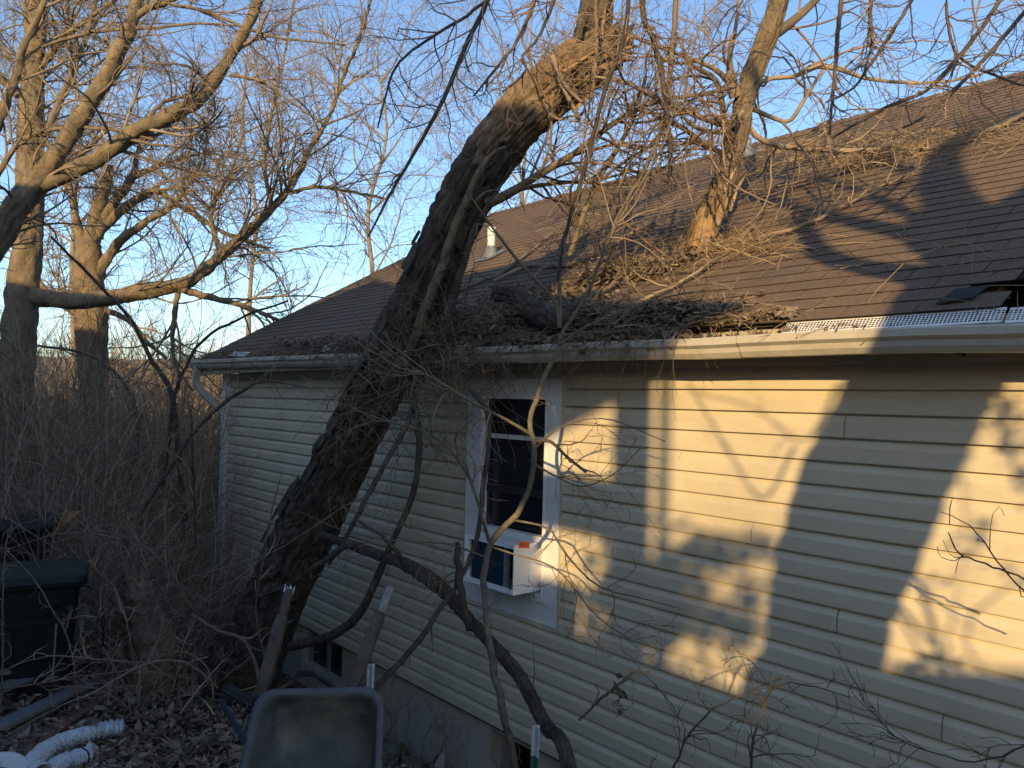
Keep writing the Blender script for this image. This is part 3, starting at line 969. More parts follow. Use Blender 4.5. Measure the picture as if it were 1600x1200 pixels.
# loose bark plates standing proud of the shaded side
axis = catmull(np.concatenate([pts, rad[:, None]], 1), 200)
rp = np.random.default_rng(11)
for k in range(46):
    i = rp.integers(62, 150)
    c, r_ = axis[i, :3], axis[i, 3]
    T = nrm(axis[i + 1, :3] - axis[i - 1, :3])
    vd = nrm(CAM - c)
    sd = nrm(np.cross(T, vd))
    a = rp.choice([rp.uniform(-1.75, -.6), rp.uniform(-1.3, 1.3)])
    nd_ = nrm(vd * math.cos(a) + sd * math.sin(a))
    sd2 = np.cross(nd_, T)
    L, Wd = rp.uniform(.05, .14), rp.uniform(.02, .05)
    base = c + nd_ * (r_ + .002)
    V = []
    for l in (0, 1):
        for s_, q_ in ((-1, -1), (1, -.8), (.8, 1), (-.9, .8)):
            V.append(base + T * L * q_ * rp.uniform(.8, 1.1) + sd2 * Wd * s_ * rp.uniform(.8, 1.1) + nd_ * (l * .016 + .012 * (q_ < 0)))
    MB().box8(V).build('bark_plate', 'bark_dark', lean)
# torn wood near the top: long splinters
sp_r = np.random.default_rng(5)
def splinter(p0, p1, w0, name, parent, material, bend=.0):
    p0, p1 = np.asarray(p0), np.asarray(p1)
    d_ = nrm(p1 - p0); s_ = nrm(np.cross(d_, nrm(CAM - p0))); u_ = np.cross(s_, d_)
    V = []
    for f, wf in ((0, 1.0), (.5, .8), (1, .18)):
        c = p0 + (p1 - p0) * f + u_ * bend * f * f
        for a, b in ((-1, -.35), (1, -.35), (.8, .4), (-.8, .4)):
            V.append(c + s_ * w0 * wf * a + u_ * w0 * wf * b)
    F = [(k * 4 + i, k * 4 + (i + 1) % 4, (k + 1) * 4 + (i + 1) % 4, (k + 1) * 4 + i) for k in (0, 1) for i in range(4)] + [(0, 3, 2, 1), (8, 9, 10, 11)]
    return MB().add(V, F).build(name, material, parent)
for (x0, y0, x1, y1, wpx, dd, mt) in [(930, 95, 990, 70, 8, 4.84, 'torn_wood'), (945, 62, 992, 38, 11, 4.90, 'bark_dark'), (948, 74, 988, 48, 8, 4.85, 'bark_dark'), (880, 112, 950, 66, 5, 4.80, 'torn_wood'), (862, 128, 905, 92, 5, 4.80, 'bark_dark'),
                                  (925, 112, 978, 88, 7, 4.83, 'torn_wood'), (900, 150, 960, 108, 7, 4.82, 'bark_dark'), (895, 175, 940, 128, 6, 4.86, 'torn_wood'), (838, 190, 880, 150, 7, 4.86, 'bark_dark'), (905, 60, 918, 5, 7, 4.82, 'bark_dark'), (940, 55, 948, -5, 6, 4.84, 'torn_wood')]:
    splinter(P(x0, y0, dd), P(x1, y1, dd), wpx * dd / FPX / 2, 'splinter', lean, mt)
for (x0, y0, x1, y1, wpx, mt) in [(950, 78, 996, 72, 15, 'bark_dark'), (948, 62, 990, 42, 17, 'bark_dark'), (958, 92, 988, 94, 12, 'torn_wood'), (955, 54, 972, 30, 14, 'bark_dark'), (966, 66, 1000, 58, 9, 'torn_wood'), (944, 100, 974, 108, 12, 'bark_dark'), (962, 84, 994, 84, 8, 'raw_wood')]:
    splinter(P(x0, y0, 4.94), P(x1, y1, 4.9), wpx * 4.92 / FPX / 2, 'splinter', lean, mt)
# limbs that leave the trunk
limbs = [trace([(762, 318, 18, 5.1), (800, 300, 15, 5.0), (850, 268, 12, 4.9), (900, 238, 10, 4.8), (955, 195, 9, 4.75), (1020, 160, 8, 4.7), (1090, 148, 6, 4.7), (1150, 135, 5, 4.7)]),
         trace([(890, 400, 9, 4.95), (925, 300, 9, 4.9), (960, 240, 8, 4.85), (990, 185, 6, 4.8), (1010, 120, 4, 4.8)]),
         trace([(930, -50, 30, 5.0), (1010, -120, 22, 4.9), (1120, -200, 16, 4.8)]),
         trace([(925, -120, 30, 5.0), (820, -190, 22, 4.9), (700, -230, 16, 4.8)]),
         trace([(795, 300, 8, 5.0), (840, 290, 7, 5.2), (900, 285, 5, 5.4), (960, 290, 4, 5.5)])]
for l in limbs:
    tubes('limb', [(l[0][None], l[1][None])], 'bark_tan', lean, 8)
lb = batch(limbs)
t1 = grow(lb, 46, 1.1, rmax=.010, droop=.0, K=8, wig=.2)
t2 = grow(t1, 330, .45, rmax=.005, K=7, wig=.25)
t3 = grow(t2, 900, .16, rmax=.003, K=5, wig=.3)
tubes('crown', [t1, t2, t3], 'twig_brown', lean, [5, 3, 3])

# vines and dead creepers on the trunk: each its own thing
def strand(name, label, cat, pts, material, sides=8, twigs=0, tl=.25, group=None, jit=.0025, n=26, tmat=None, droop=0.0, twig2=2.5):
    l = trace(pts, n=n, jit=jit)
    root = thing(name, label, cat, l[0][0], group)
    tubes('stem', [(l[0][None], l[1][None])], material, root, sides)
    if twigs:
        a = grow((l[0][None], l[1][None]), twigs, tl, rmax=.004, K=7, wig=.28, droop=droop)
        b = grow(a, int(twigs * twig2), tl * .4, rmax=.0022, K=5, wig=.3, droop=droop)
        if twigs < 17:
            for k in range(twigs): tubes('twig', [(a[0][k:k + 1], a[1][k:k + 1])], tmat or material, root, 4)
            if twigs > 6: tubes('twiglets', [b], tmat or material, root, 3, kind='stuff')
            return root
        tubes('twigs', [a, b], tmat or material, root, 3, kind='stuff')
    return root
G_V = 'creepers hanging round the leaning trunk'
strand('vine', 'thick dark creeper hanging free from the eave, curving back to the trunk base', 'vine',
       [(640, 600, 10, 5.3), (650, 650, 10, 5.15), (656, 705, 10, 5.1), (645, 775, 10, 5.1), (612, 850, 10, 5.1), (588, 905, 13, 5.15), (560, 960, 14, 5.3), (515, 995, 15, 5.6), (455, 1010, 15, 6.0)], 'bark_dark', group=G_V)
strand('vine', 'thin brown creeper slanting from the trunk down in front of the pale siding', 'vine',
       [(655, 600, 8, 5.25), (640, 655, 9, 5.2), (612, 705, 9, 5.2), (580, 765, 9, 5.3), (545, 830, 8, 5.5), (515, 880, 7, 5.8)], 'sapling_bark', group=G_V, twigs=10)
strand('vine', 'pale creeper stem climbing the upper trunk beside the vent pipe', 'vine',
       [(600, 600, 14, 5.35), (640, 545, 15, 5.15), (668, 470, 15, 5.05), (690, 420, 15, 5.0), (708, 360, 14, 4.95), (735, 300, 12, 4.9), (760, 250, 9, 4.88), (790, 230, 6, 4.86)], 'bark_tan', group=G_V, twigs=40, tl=.4, tmat='twig_dark')
strand('vine', 'second pale creeper hugging the right edge of the trunk above the gutter', 'vine',
       [(650, 610, 11, 5.3), (690, 540, 12, 5.15), (708, 470, 12, 5.1), (722, 420, 11, 5.1), (745, 350, 10, 5.08), (770, 310, 7, 5.05), (800, 260, 5, 5.0)], 'bark_dark', group=G_V, twigs=40, tl=.4)
strand('vine', 'creeper looped over the torn sunlit top of the trunk', 'vine',
       [(905, 190, 6, 4.7), (868, 110, 7, 4.75), (862, 80, 7, 4.75), (880, 130, 6, 4.7), (915, 170, 5, 4.65), (870, 185, 4, 4.7), (850, 160, 3, 4.8)], 'twig_tan', group=G_V, twigs=12, jit=.004)
strand('vine', 'straight dead stem running up the sunlit trunk top', 'vine',
       [(926, 160, 4, 4.6), (930, 100, 6, 4.6), (932, 50, 6, 4.6), (930, -20, 5, 4.6)], 'twig_tan', group=G_V, twigs=8)
strand('vine', 'stem crossing the window crookedly beside the sapling', 'vine',
       [(735, 610, 8, 4.6), (760, 640, 9, 4.5), (763, 700, 8, 4.45), (756, 750, 8, 4.45), (752, 800, 8, 4.4), (740, 860, 8, 4.35), (715, 912, 7, 4.3), (685, 955, 8, 4.2), (655, 1000, 9, 4.1), (597, 1068, 10, 3.9), (560, 1120, 10, 3.8)], 'bark_dark', group=G_V, twigs=14)

# matted dead tendrils where the trunk meets the gutter
tend = []
rt = np.random.default_rng(21)
cpts = [P(x + rt.normal(0, 40), y + rt.normal(0, 24), d) for x, y, d in [(600, 590, 5.2), (650, 570, 5.1), (700, 560, 5.0), (740, 570, 4.85), (620, 640, 5.2), (660, 520, 5.0), (580, 640, 5.3), (690, 610, 5.0)] for _ in range(26)]
st = np.array(cpts); n_ = len(st)
d_ = nrm(rt.normal(size=(n_, 3)) + np.array([.2, -.3, .1]))
Pn = np.empty((n_, 14, 3)); Pn[:, 0] = st
ln = rt.uniform(.3, .9, n_)
cv = rt.normal(0, .16, (n_, 3))
for k in range(1, 14):
    d_ = nrm(d_ + cv + rt.normal(0, .16, (n_, 3)) + np.array([0, 0, -.05]))
    Pn[:, k] = Pn[:, k - 1] + d_ * (ln / 13)[:, None]
Rn = np.linspace(.0032, .0013, 14)[None] * rt.uniform(.7, 1.3, n_)[:, None]
tb_ = grow((Pn, Rn), 900, .12, rmax=.002, rmin=.0012, K=5, wig=.35, droop=-.05, r=rt)
tt_ = tubes('tendril_mat', [(Pn, Rn), tb_], 'twig_brown', None, 3)
props(tt_, 'matted dry creeper tendrils tangled round trunk and gutter', 'tendrils', kind='stuff')

# ------------------------------------------------------------------ broken limb standing on the roof
lb0 = roofhit(1092, 398, -.02)
dB = (lb0 - CAM) @ CF
blimb = thing('broken_limb', 'broken upright limb with rotten splintered foot standing on the roof', 'tree limb', lb0)
bl = [(1084, 404, 44, dB), (1100, 360, 50, dB), (1120, 315, 46, dB - .02), (1138, 262, 34, dB - .04), (1152, 215, 33, dB - .06), (1162, 165, 34, dB - .08), (1176, 118, 35, dB - .1), (1195, 68, 34, dB - .12), (1214, 15, 32, dB - .14), (1232, -60, 28, dB - .16), (1250, -200, 26, dB - .2)]
bp_ = np.array([P(x, y, d) for x, y, w_, d in bl]); br_ = np.array([w_ * d / FPX / 2 for x, y, w_, d in bl])
def footcut(r, s, an):
    k = np.clip((.10 - s) / .10, 0, 1)[:, None]
    return r * (1 - k * .30 * (0.5 + .5 * np.cos(an * 3 + 1)[None]) - .1 * k)
def peel(r, s_, an):                                     # bark torn off in teeth above the foot
    tooth = np.array([.02, .10, .05, .12, .0, .07, .13, .03, .09, .01, .11, .06])[(an / (2 * math.pi) * 12).astype(int)][None]
    return np.where(s_[:, None] < tooth, r * .55, r)
bark_tube('trunk', bp_[1:], br_[1:], 'bark_tan', blimb, rings=260, sides=60, amp=.016, fa=6, fl=4, seed=4.2, lump=.14, fn=peel)
bark_tube('rotten_foot', bp_[:4], br_[:4] * np.array([.85, .98, .86, .6]), 'raw_wood', blimb, rings=110, sides=64, amp=.034, fa=12, fl=3.5, seed=9.2, fn=footcut, lump=.22)
for (x0, y0, x1, y1, wpx) in [(1085, 385, 1100, 330, 12), (1100, 392, 1118, 320, 12), (1112, 370, 1135, 300, 12), (1120, 350, 1142, 300, 10), (1092, 395, 1108, 345, 9), (1130, 300, 1150, 262, 9), (1140, 330, 1156, 285, 6), (1128, 250, 1140, 215, 10), (1148, 300, 1166, 272, 6)]:
    splinter(P(x0, y0, dB - .11), P(x1, y1, dB - .12), wpx * dB / FPX / 2, 'splinter', blimb, sp_r.choice(['raw_wood', 'torn_wood'], p=[.6, .4]))
bl_l = [trace([(1150, 150, 22, dB - .1), (1143, 125, 16, dB - .14), (1140, 90, 9, dB - .2), (1150, 40, 6, dB - .3), (1160, -40, 5, dB - .3)]),
        trace([(1200, 60, 18, dB - .1), (1230, 40, 15, dB - .1), (1265, 10, 12, dB), (1300, -30, 10, dB)]),
        trace([(1145, 135, 12, dB - .1), (1120, 110, 8, dB - .2), (1080, 92, 6, dB - .3), (1020, 70, 5, dB - .4), (960, 45, 4, dB - .5)]),
        trace([(1150, 190, 14, dB - .1), (1135, 195, 11, dB - .3), (1100, 185, 9, dB - .5), (1050, 165, 8, dB - .6), (980, 130, 6, dB - .7), (930, 120, 4, dB - .7)]),
        trace([(1135, 225, 14, dB), (1130, 175, 10, dB - .2), (1118, 125, 9, dB - .3), (1080, 100, 6, dB - .4), (1060, 60, 4, dB - .4)]),
        trace([(1160, 200, 10, dB), (1180, 130, 8, dB + .1), (1240, 120, 7, dB + .2), (1290, 100, 10, dB + .2), (1340, 120, 6, dB + .2), (1430, 130, 5, dB + .1), (1520, 120, 4, dB), (1600, 85, 3, dB)]),
        trace([(1165, 165, 8, dB), (1210, 185, 7, dB), (1235, 188, 7, dB), (1260, 150, 6, dB), (1285, 110, 5, dB)]),
        trace([(1155, 170, 10, dB), (1180, 212, 9, dB), (1220, 228, 8, dB + .1), (1290, 235, 7, dB + .25), (1390, 232, 4, dB + .3)]),
        trace([(1130, 240, 9, dB - .1), (1100, 225, 8, dB - .4), (1060, 195, 7, dB - .5), (1020, 180, 5, dB - .6)]),
        trace([(1210, 20, 14, dB), (1240, -40, 12, dB), (1330, -90, 10, dB - .2), (1450, -60, 8, dB - .4), (1560, 0, 5, dB - .5)]),
        trace([(1160, 175, 8, dB - .2), (1130, 205, 8, dB - .4), (1090, 200, 7, dB - .5), (1065, 180, 5, dB - .6)]),
        trace([(1225, -50, 16, dB), (1140, -120, 13, dB - .3), (1020, -140, 10, dB - .5), (900, -100, 8, dB - .7)])]
for l in bl_l:
    tubes('branch', [(l[0][None], l[1][None])], 'twig_tan', blimb, 7)
bb = batch(bl_l)
t1 = grow(bb, 85, .95, ang=(30, 75), rmax=.009, K=9, wig=.18, droop=-.04)
hang = grow(bb, 34, 1.4, ang=(50, 90), rmax=.007, K=10, wig=.12, droop=-.22)
t2 = grow(cat2(t1, hang), 520, .40, rmax=.0048, K=7, wig=.24, droop=-.02)
t3 = grow(t2, 1250, .15, rmax=.0027, K=5, wig=.3)
tubes('crown', [t1, hang, t2, t3], 'twig_red', blimb, [5, 4, 3, 3])

# ------------------------------------------------------------------ logs, sticks and litter on the roof
lg = thing('rotten_log', 'short charred looking log lying on the roof edge among leaves', 'log', roofhit(830, 490, .1))
lp = [roofhit(x, y, l) for x, y, l in ((775, 460, .14), (800, 462, .13), (840, 490, .12), (875, 500, .12), (905, 485, .08))]
bark_tube('log_body', lp, [.055, .075, .078, .062, .04], 'bark_dark', lg, rings=90, sides=40, amp=.022, fa=6, fl=6, seed=2.2)
for (x0, y0, x1, y1, wpx) in [(790, 455, 762, 447, 12), (795, 468, 768, 462, 10), (880, 488, 915, 472, 10), (905, 485, 890, 470, 8)]:
    splinter(roofhit(x0, y0, .14), roofhit(x1, y1, .16), wpx * 5 / FPX / 2, 'splinter', lg, 'bark_dark')
ra = np.random.default_rng(31)
G_S = 'fallen branches strewn over the shingles'
sticks = [('long pale fallen branch running along the sunlit upper roof slope', [(1600, 178, 9), (1540, 205, 9), (1480, 228, 7), (1400, 236, 6), (1330, 232, 5)], 16),
          ('bleached branch lying near the roof edge at the far right, thickest of the strewn ones', [(1620, 168, 9), (1575, 190, 8), (1530, 212, 5)], 5),
          ('curved stick below the broken limb pointing at the gutter guard', [(1130, 385, 4), (1210, 365, 5), (1270, 345, 5), (1360, 300, 4), (1430, 270, 3)], 16),
          ('bare branch crossing the debris pile above the rotten log', [(770, 440, 8), (830, 415, 10), (900, 410, 10), (960, 380, 8), (1030, 340, 5)], 14),
          ('forked stick lying in the straw right of the broken limb', [(1180, 268, 5), (1240, 250, 6), (1300, 240, 6), (1370, 236, 5), (1420, 228, 3)], 26),
          ('slender twig arching across the shingles behind the broken limb', [(1160, 300, 4), (1250, 285, 5), (1330, 262, 4), (1390, 250, 3)], 26),
          ('dark stick sloping down the shaded shingles left of the debris pile', [(720, 455, 9), (750, 440, 10), (790, 420, 9), (830, 390, 6), (880, 350, 4)], 6),
          ('broken branch caught in the leaf pile pointing at the stump', [(940, 455, 7), (1000, 425, 8), (1060, 400, 6), (1100, 380, 4)], 12),
          ('thin long twig lying over the gutter beside the window', [(1180, 350, 3), (1100, 420, 4), (1000, 470, 5), (920, 505, 4)], 10)]
for lab, pp, nt in sticks:
    ctl = np.array([np.append(roofhit(x, y, .045), w_ * 5.2 / FPX / 2) for x, y, w_ in pp])
    c = catmull(ctl, 16)
    c[1:-1, :3] += ra.normal(0, .008, (14, 3))
    root = thing('fallen_branch', lab, 'branch', c[0, :3], G_S)
    tubes('stem', [(c[None, :, :3], np.maximum(c[None, :, 3], .002))], 'twig_tan', root, 7)
    a = grow((c[None, :, :3], c[None, :, 3]), nt, .5, rmax=.005, K=8, wig=.22, up=.15)
    b = grow(a, nt * 3, .2, rmax=.0028, K=5, wig=.3)
    if nt < 8:
        for k in range(nt): tubes('twig', [(a[0][k:k + 1], a[1][k:k + 1])], 'straw', root, 4)
    else:
        tubes('twigs', [a, b], 'straw', root, 3, kind='stuff')

def roof_litter():
    pos, sz = [], []
    spec = [  # x0, y0, x1, y1, spread along slope up, count, thickness
        (310, 560, 430, 558, .10, 260, .03), (425, 552, 590, 556, .22, 1300, .13), (590, 556, 760, 540, .5, 2200, .2), (700, 520, 900, 515, .42, 2000, .15), (880, 520, 1140, 512, .24, 3000, .11),
        (1090, 515, 1240, 503, .10, 700, .035), (890, 455, 1040, 440, .45, 1500, .13), (1000, 440, 1110, 395, .35, 700, .08), (740, 480, 900, 470, .3, 500, .08)]
    for x0, y0, x1, y1, sprd, n, th in spec:
        f = ra.random(n) ** (1.7 if x1 > 1100 else 1.0)
        a = np.array([roofhit(x0 + (x1 - x0) * k, y0 + (y1 - y0) * k) for k in f])
        up_ = nrm(RF(0, 1) - RF(0, 0))
        h = np.abs(ra.normal(0, sprd * .5, n))
        lump = fbm(np.stack([a[:, 0] * 3, a[:, 1] * 3, h * 4], -1), 3)
        a = a + up_ * h[:, None] + UP * (ra.random(n) * th * np.clip(1.4 - h / sprd, .15, 1.2) * lump * 1.6 + .015)[:, None]
        pos.append(a)
    # what lies in the trough itself
    n = 1500
    t = np.concatenate([ra.uniform(1.7, 9.5, n), ra.uniform(1.0, 1.8, 160)])
    pos.append(np.array([H(tt, ra.uniform(.27, .36), .325 + ZGB(tt) + ra.uniform(0, .03)) for tt in t]))
    n = 900
    t = np.concatenate([ra.uniform(2.3, 3.6, n // 2), ra.uniform(3.6, 6.4, n // 2)])
    q_ = np.abs(ra.normal(0, 1, n))
    pos.append(np.array([H(tt, .345 + .03 * min(k, 1.5) * ra.random(), .352 + ZGB(tt) - .03 * k * (k > 1) + ra.uniform(-.006, .03)) for tt, k in zip(t, q_)]))
    pos = np.concatenate(pos)
    nn = nrm(ra.normal(size=pos.shape) * .8 + np.array([-.4, -.5, .9]))
    o = leaves('leaf_litter', pos, nn, .038, 'dead_leaf', None, .6, ra)
    props(o, 'drift of curled dry leaves filling the gutter and roof edge', 'leaves', kind='stuff')
    # straws and twiglets
    k = ra.integers(0, len(pos), 1300)
    st = pos[k] + ra.normal(0, .03, (1300, 3)) * np.array([1, 1, .4]) + UP * .01
    upn = np.array([-.26, -.22, 0.])
    d_ = nrm(ra.normal(size=(1300, 3)) * np.array([1, 1, .35]))
    L = ra.uniform(.05, .22, 1300)
    Pn = np.stack([st - d_ * L[:, None] / 2, st + ra.normal(0, .008, (1300, 3)) + UP * .01, st + d_ * L[:, None] / 2], 1)
    Rn = np.repeat(ra.uniform(.0012, .003, 1300)[:, None], 3, 1)
    kk = 420                                            # dead twigs hanging over the gutter lip
    t = np.concatenate([ra.uniform(2.2, 7.0, kk - 60), ra.uniform(7.0, 9.3, 60)])
    st2 = np.array([H(tt, ra.uniform(.25, .37), .36 + ZGB(tt) + ra.uniform(0, .05)) for tt in t])
    d2 = nrm(ra.normal(size=(kk, 3)) * .6 - N * .8 + UP * ra.uniform(-.2, .5, kk)[:, None])
    K3 = 9
    P3 = np.empty((kk, K3, 3)); P3[:, 0] = st2
    l3 = ra.uniform(.12, .42, kk)
    for k3 in range(1, K3):
        d2 = nrm(d2 + ra.normal(0, .2, (kk, 3)) + np.array([0, 0, -.22]))
        P3[:, k3] = P3[:, k3 - 1] + d2 * (l3 / (K3 - 1))[:, None]
    R3 = np.linspace(.0026, .0010, K3)[None] * ra.uniform(.7, 1.3, kk)[:, None]
    o = tubes('gutter_twigs', [(P3, R3), grow((P3, R3), 500, .09, rmax=.0016, rmin=.001, K=4, wig=.3, r=ra)], 'twig_brown', None, 3)
    props(o, 'dead twigs spilling over the front lip of the gutter', 'twigs', kind='stuff')
    # straw wisps across the upper roof
    w_ = []
    for (x, y, sx_, sy_, n) in [(1150, 385, 45, 10, 260), (1290, 240, 90, 14, 330), (1400, 232, 60, 9, 150), (1240, 320, 90, 25, 40), (1060, 300, 60, 40, 70), (1000, 360, 70, 40, 110), (1110, 370, 40, 12, 60), (1500, 215, 80, 8, 140), (900, 360, 60, 40, 50), (1350, 400, 120, 40, 36)]:
        for _ in range(n):
            w_.append(roofhit(x + ra.normal(0, sx_), y + ra.normal(0, sy_), .015 + abs(ra.normal(0, .02))))
    w_ = np.array(w_); n = len(w_)
    d_ = nrm(ra.normal(size=(n, 3)) * .5 + U * ra.choice([-1, 1], n)[:, None] * .9 + np.array([.3, .3, .15]) * ra.normal(0, 1, n)[:, None])
    L = ra.uniform(.08, .35, n)
    P2 = np.stack([w_ - d_ * L[:, None] / 2, w_ + UP * ra.uniform(0, .03, n)[:, None], w_ + d_ * L[:, None] / 2], 1)
    R2 = np.repeat(ra.uniform(.001, .0026, n)[:, None], 3, 1)
    o = tubes('straw_litter', [(Pn, Rn), (P2, R2)], 'straw', None, 3)
    props(o, 'scattered straw and twiglets caught on the shingles', 'straw', kind='stuff')
    # grass blades sprouting in the gutter
    m = [], []
    for x in (1515, 1400, 1417, 1545, 1375, 1358, 1336, 1566, 1480, 1590):
        b = wallhit(x, 492, .30)
        t_ = (b - CAM) @ U
        b = H(t_, .30, .335 + ZGB(t_))
        h = ra.uniform(.05, .12)
        l = ra.normal(0, .03, 3); l[2] = 0
        m[0].append(np.stack([b, b + UP * h * .5 + l * .3, b + UP * h + l])); m[1].append([.0022, .0018, .0008])
    o = tubes('gutter_grass', [(np.array(m[0]), np.array(m[1]))], 'straw', None, 3)
    props(o, 'dry grass blades sprouting from the gutter by the guard', 'grass', kind='stuff')
roof_litter()

# ------------------------------------------------------------------ sapling before the window
sap = thing('sapling', 'young bare sapling with crooked stem growing before the window', 'sapling', gnd(*P(806, 1300, 3.6)[:2]))
main = [(812, 1330, 26, 3.55), (800, 1180, 25, 3.6), (772, 1050, 24, 3.7), (760, 960, 22, 3.8), (757, 895, 21, 3.9), (768, 845, 21, 3.95), (805, 806, 20, 4.0), (828, 760, 18, 4.0), (836, 705, 17, 4.0), (828, 660, 17, 4.0), (846, 600, 16, 4.05), (872, 545, 14, 4.1), (874, 510, 12, 4.1)]
main = [(q[0], q[1], q[2] * .52, q[3]) for q in main]
ml = trace(main, n=70, jit=.003)
mp_ = ml[0].copy(); mp_[0] = gnd(mp_[0][0], mp_[0][1]) - UP * .05
bark_tube('trunk', mp_[::2], ml[1][::2], 'sapling_bark', sap, rings=160, sides=16, amp=.003, fa=3, fl=9, lump=.12)
sb = [trace([(874, 512, 10, 4.1), (866, 470, 9, 4.1), (820, 420, 8, 4.05), (780, 370, 6, 4.0), (730, 300, 4, 3.95)]),
      trace([(874, 512, 11, 4.1), (876, 450, 9, 4.1), (872, 400, 8, 4.1), (905, 300, 7, 4.1), (925, 230, 6, 4.1), (950, 150, 5, 4.1), (968, 60, 4, 4.1), (975, -40, 3, 4.1)]),
      trace([(878, 520, 9, 4.1), (920, 455, 8, 4.05), (940, 400, 7, 4.0), (975, 330, 6, 4.0), (1030, 240, 5, 3.95), (1060, 150, 4, 3.9), (1080, 60, 3, 3.9)]),
      trace([(872, 540, 9, 4.1), (920, 508, 7, 4.0), (990, 480, 5, 3.95), (1060, 460, 4, 3.9), (1130, 450, 3, 3.85)]),
      trace([(832, 680, 9, 4.0), (790, 655, 7, 3.95), (746, 633, 7, 3.9), (692, 600, 6, 3.85), (641, 572, 5, 3.85), (591, 530, 4, 3.8), (550, 484, 3, 3.8)]),
      trace([(764, 845, 9, 3.95), (748, 790, 7, 3.9), (732, 744, 7, 3.9), (699, 698, 6, 3.85), (660, 673, 5, 3.85), (597, 656, 4, 3.8), (530, 630, 3, 3.8)]),
      trace([(838, 690, 9, 4.0), (860, 690, 8, 3.95), (886, 714, 7, 3.9), (916, 738, 7, 3.85)]),
      trace([(799, 812, 6, 4.0), (857, 826, 5, 3.95), (884, 866, 5, 3.9), (935, 916, 4, 3.85), (1000, 934, 3, 3.8), (1060, 950, 2.5, 3.75)]),
      trace([(834, 725, 6, 4.0), (870, 745, 4, 3.95), (910, 760, 3, 3.9), (960, 740, 2.5, 3.85), (1000, 700, 2, 3.8)]),
      trace([(770, 855, 5, 3.95), (800, 865, 4, 3.9), (870, 890, 4, 3.85), (930, 960, 3, 3.8), (985, 1000, 2.4, 3.8)]),
      trace([(836, 700, 6, 4.0), (880, 665, 4, 3.95), (950, 655, 3, 3.9), (1040, 690, 2.4, 3.8)]),
      trace([(756, 870, 5, 3.9), (700, 850, 4, 3.85), (620, 845, 3, 3.8), (540, 830, 2.5, 3.8), (470, 800, 2, 3.75)])]
sb = [(l[0], np.maximum(l[1] * .68, .0015)) for l in sb]
bbs = batch(sb)
for l in sb:
    tubes('branch', [(l[0][None], l[1][None])], 'sapling_bark', sap, 7)
t1 = grow(bbs, 105, .5, ang=(30, 75), rmax=.0045, K=9, wig=.16, droop=-.01)
t2 = grow(t1, 300, .22, rmax=.0028, K=7, wig=.22)
t3 = grow(t2, 330, .08, rmax=.002, K=4, wig=.3)
tubes('crown', [t1, t2, t3], 'twig_red', sap, [4, 3, 3])

# ------------------------------------------------------------------ the thick fallen branch propped in front of the wall
fbr = thing('propped_branch', 'thick dark branch propped from the ground up against the leaning trunk', 'branch', gnd(*P(985, 1340, 3.1)[:2]))
fb = [(960, 1350, 58, 3.05), (891, 1208, 54, 3.25), (850, 1130, 52, 3.5), (812, 1057, 50, 3.75), (767, 1005, 46, 4.05), (728, 962, 42, 4.35), (690, 920, 38, 4.65), (640, 885, 34, 4.95), (590, 866, 28, 5.2), (545, 850, 24, 5.45), (500, 835, 16, 5.65)]
fp = np.array([P(x, y, d) for x, y, w_, d in fb]); frd = np.array([w_ * (.45 + .20 * (d > 4.5)) * d / FPX / 2 for x, y, w_, d in fb])
fp[0] = gnd(fp[0][0], fp[0][1]) - UP * .06
bark_tube('stem', fp, frd, 'bark_dark', fbr, rings=420, sides=56, amp=.010, fa=9, fl=14, seed=6.6, lump=.20)
for q_ in ([(735, 985, 16, 4.25), (722, 935, 14, 4.25), (716, 885, 12, 4.25), (714, 848, 9, 4.25)], [(700, 935, 14, 4.55), (684, 915, 12, 4.5), (676, 902, 10, 4.5)], [(640, 890, 10, 4.95), (600, 840, 7, 4.9), (560, 815, 5, 4.9)], [(545, 850, 12, 5.4), (500, 880, 9, 5.5), (440, 920, 7, 5.7), (380, 940, 5, 5.9)]):
    l = trace(q_, n=12, jit=.004)
    bark_tube('stub', l[0], l[1], 'bark_dark', fbr, rings=40, sides=16, amp=.005, fa=3, fl=9)
a = grow((fp[None], frd[None]), 12, .35, rmax=.004, K=7)
tubes('twigs', [a], 'twig_dark', fbr, 3, kind='stuff')

# dry leaf clump hanging on a twig before the siding
dl = strand('dead_twig', 'hanging twig with a brown dry leaf clump before the siding', 'twig', [(905, 1125, 4, 3.3), (935, 1095, 5, 3.2), (960, 1075, 5, 3.1), (990, 1052, 4, 3.05), (1015, 1050, 3, 3.0)], 'twig_brown', twigs=4, tl=.12)
pc = np.array([P(968 + ra.normal(0, 5), 1092 + ra.normal(0, 14), 3.08) for _ in range(12)])
lo_ = leaves('leaf_clump', pc, nrm(ra.normal(size=(12, 3))), .045, 'dead_leaf', dl, .8, ra)
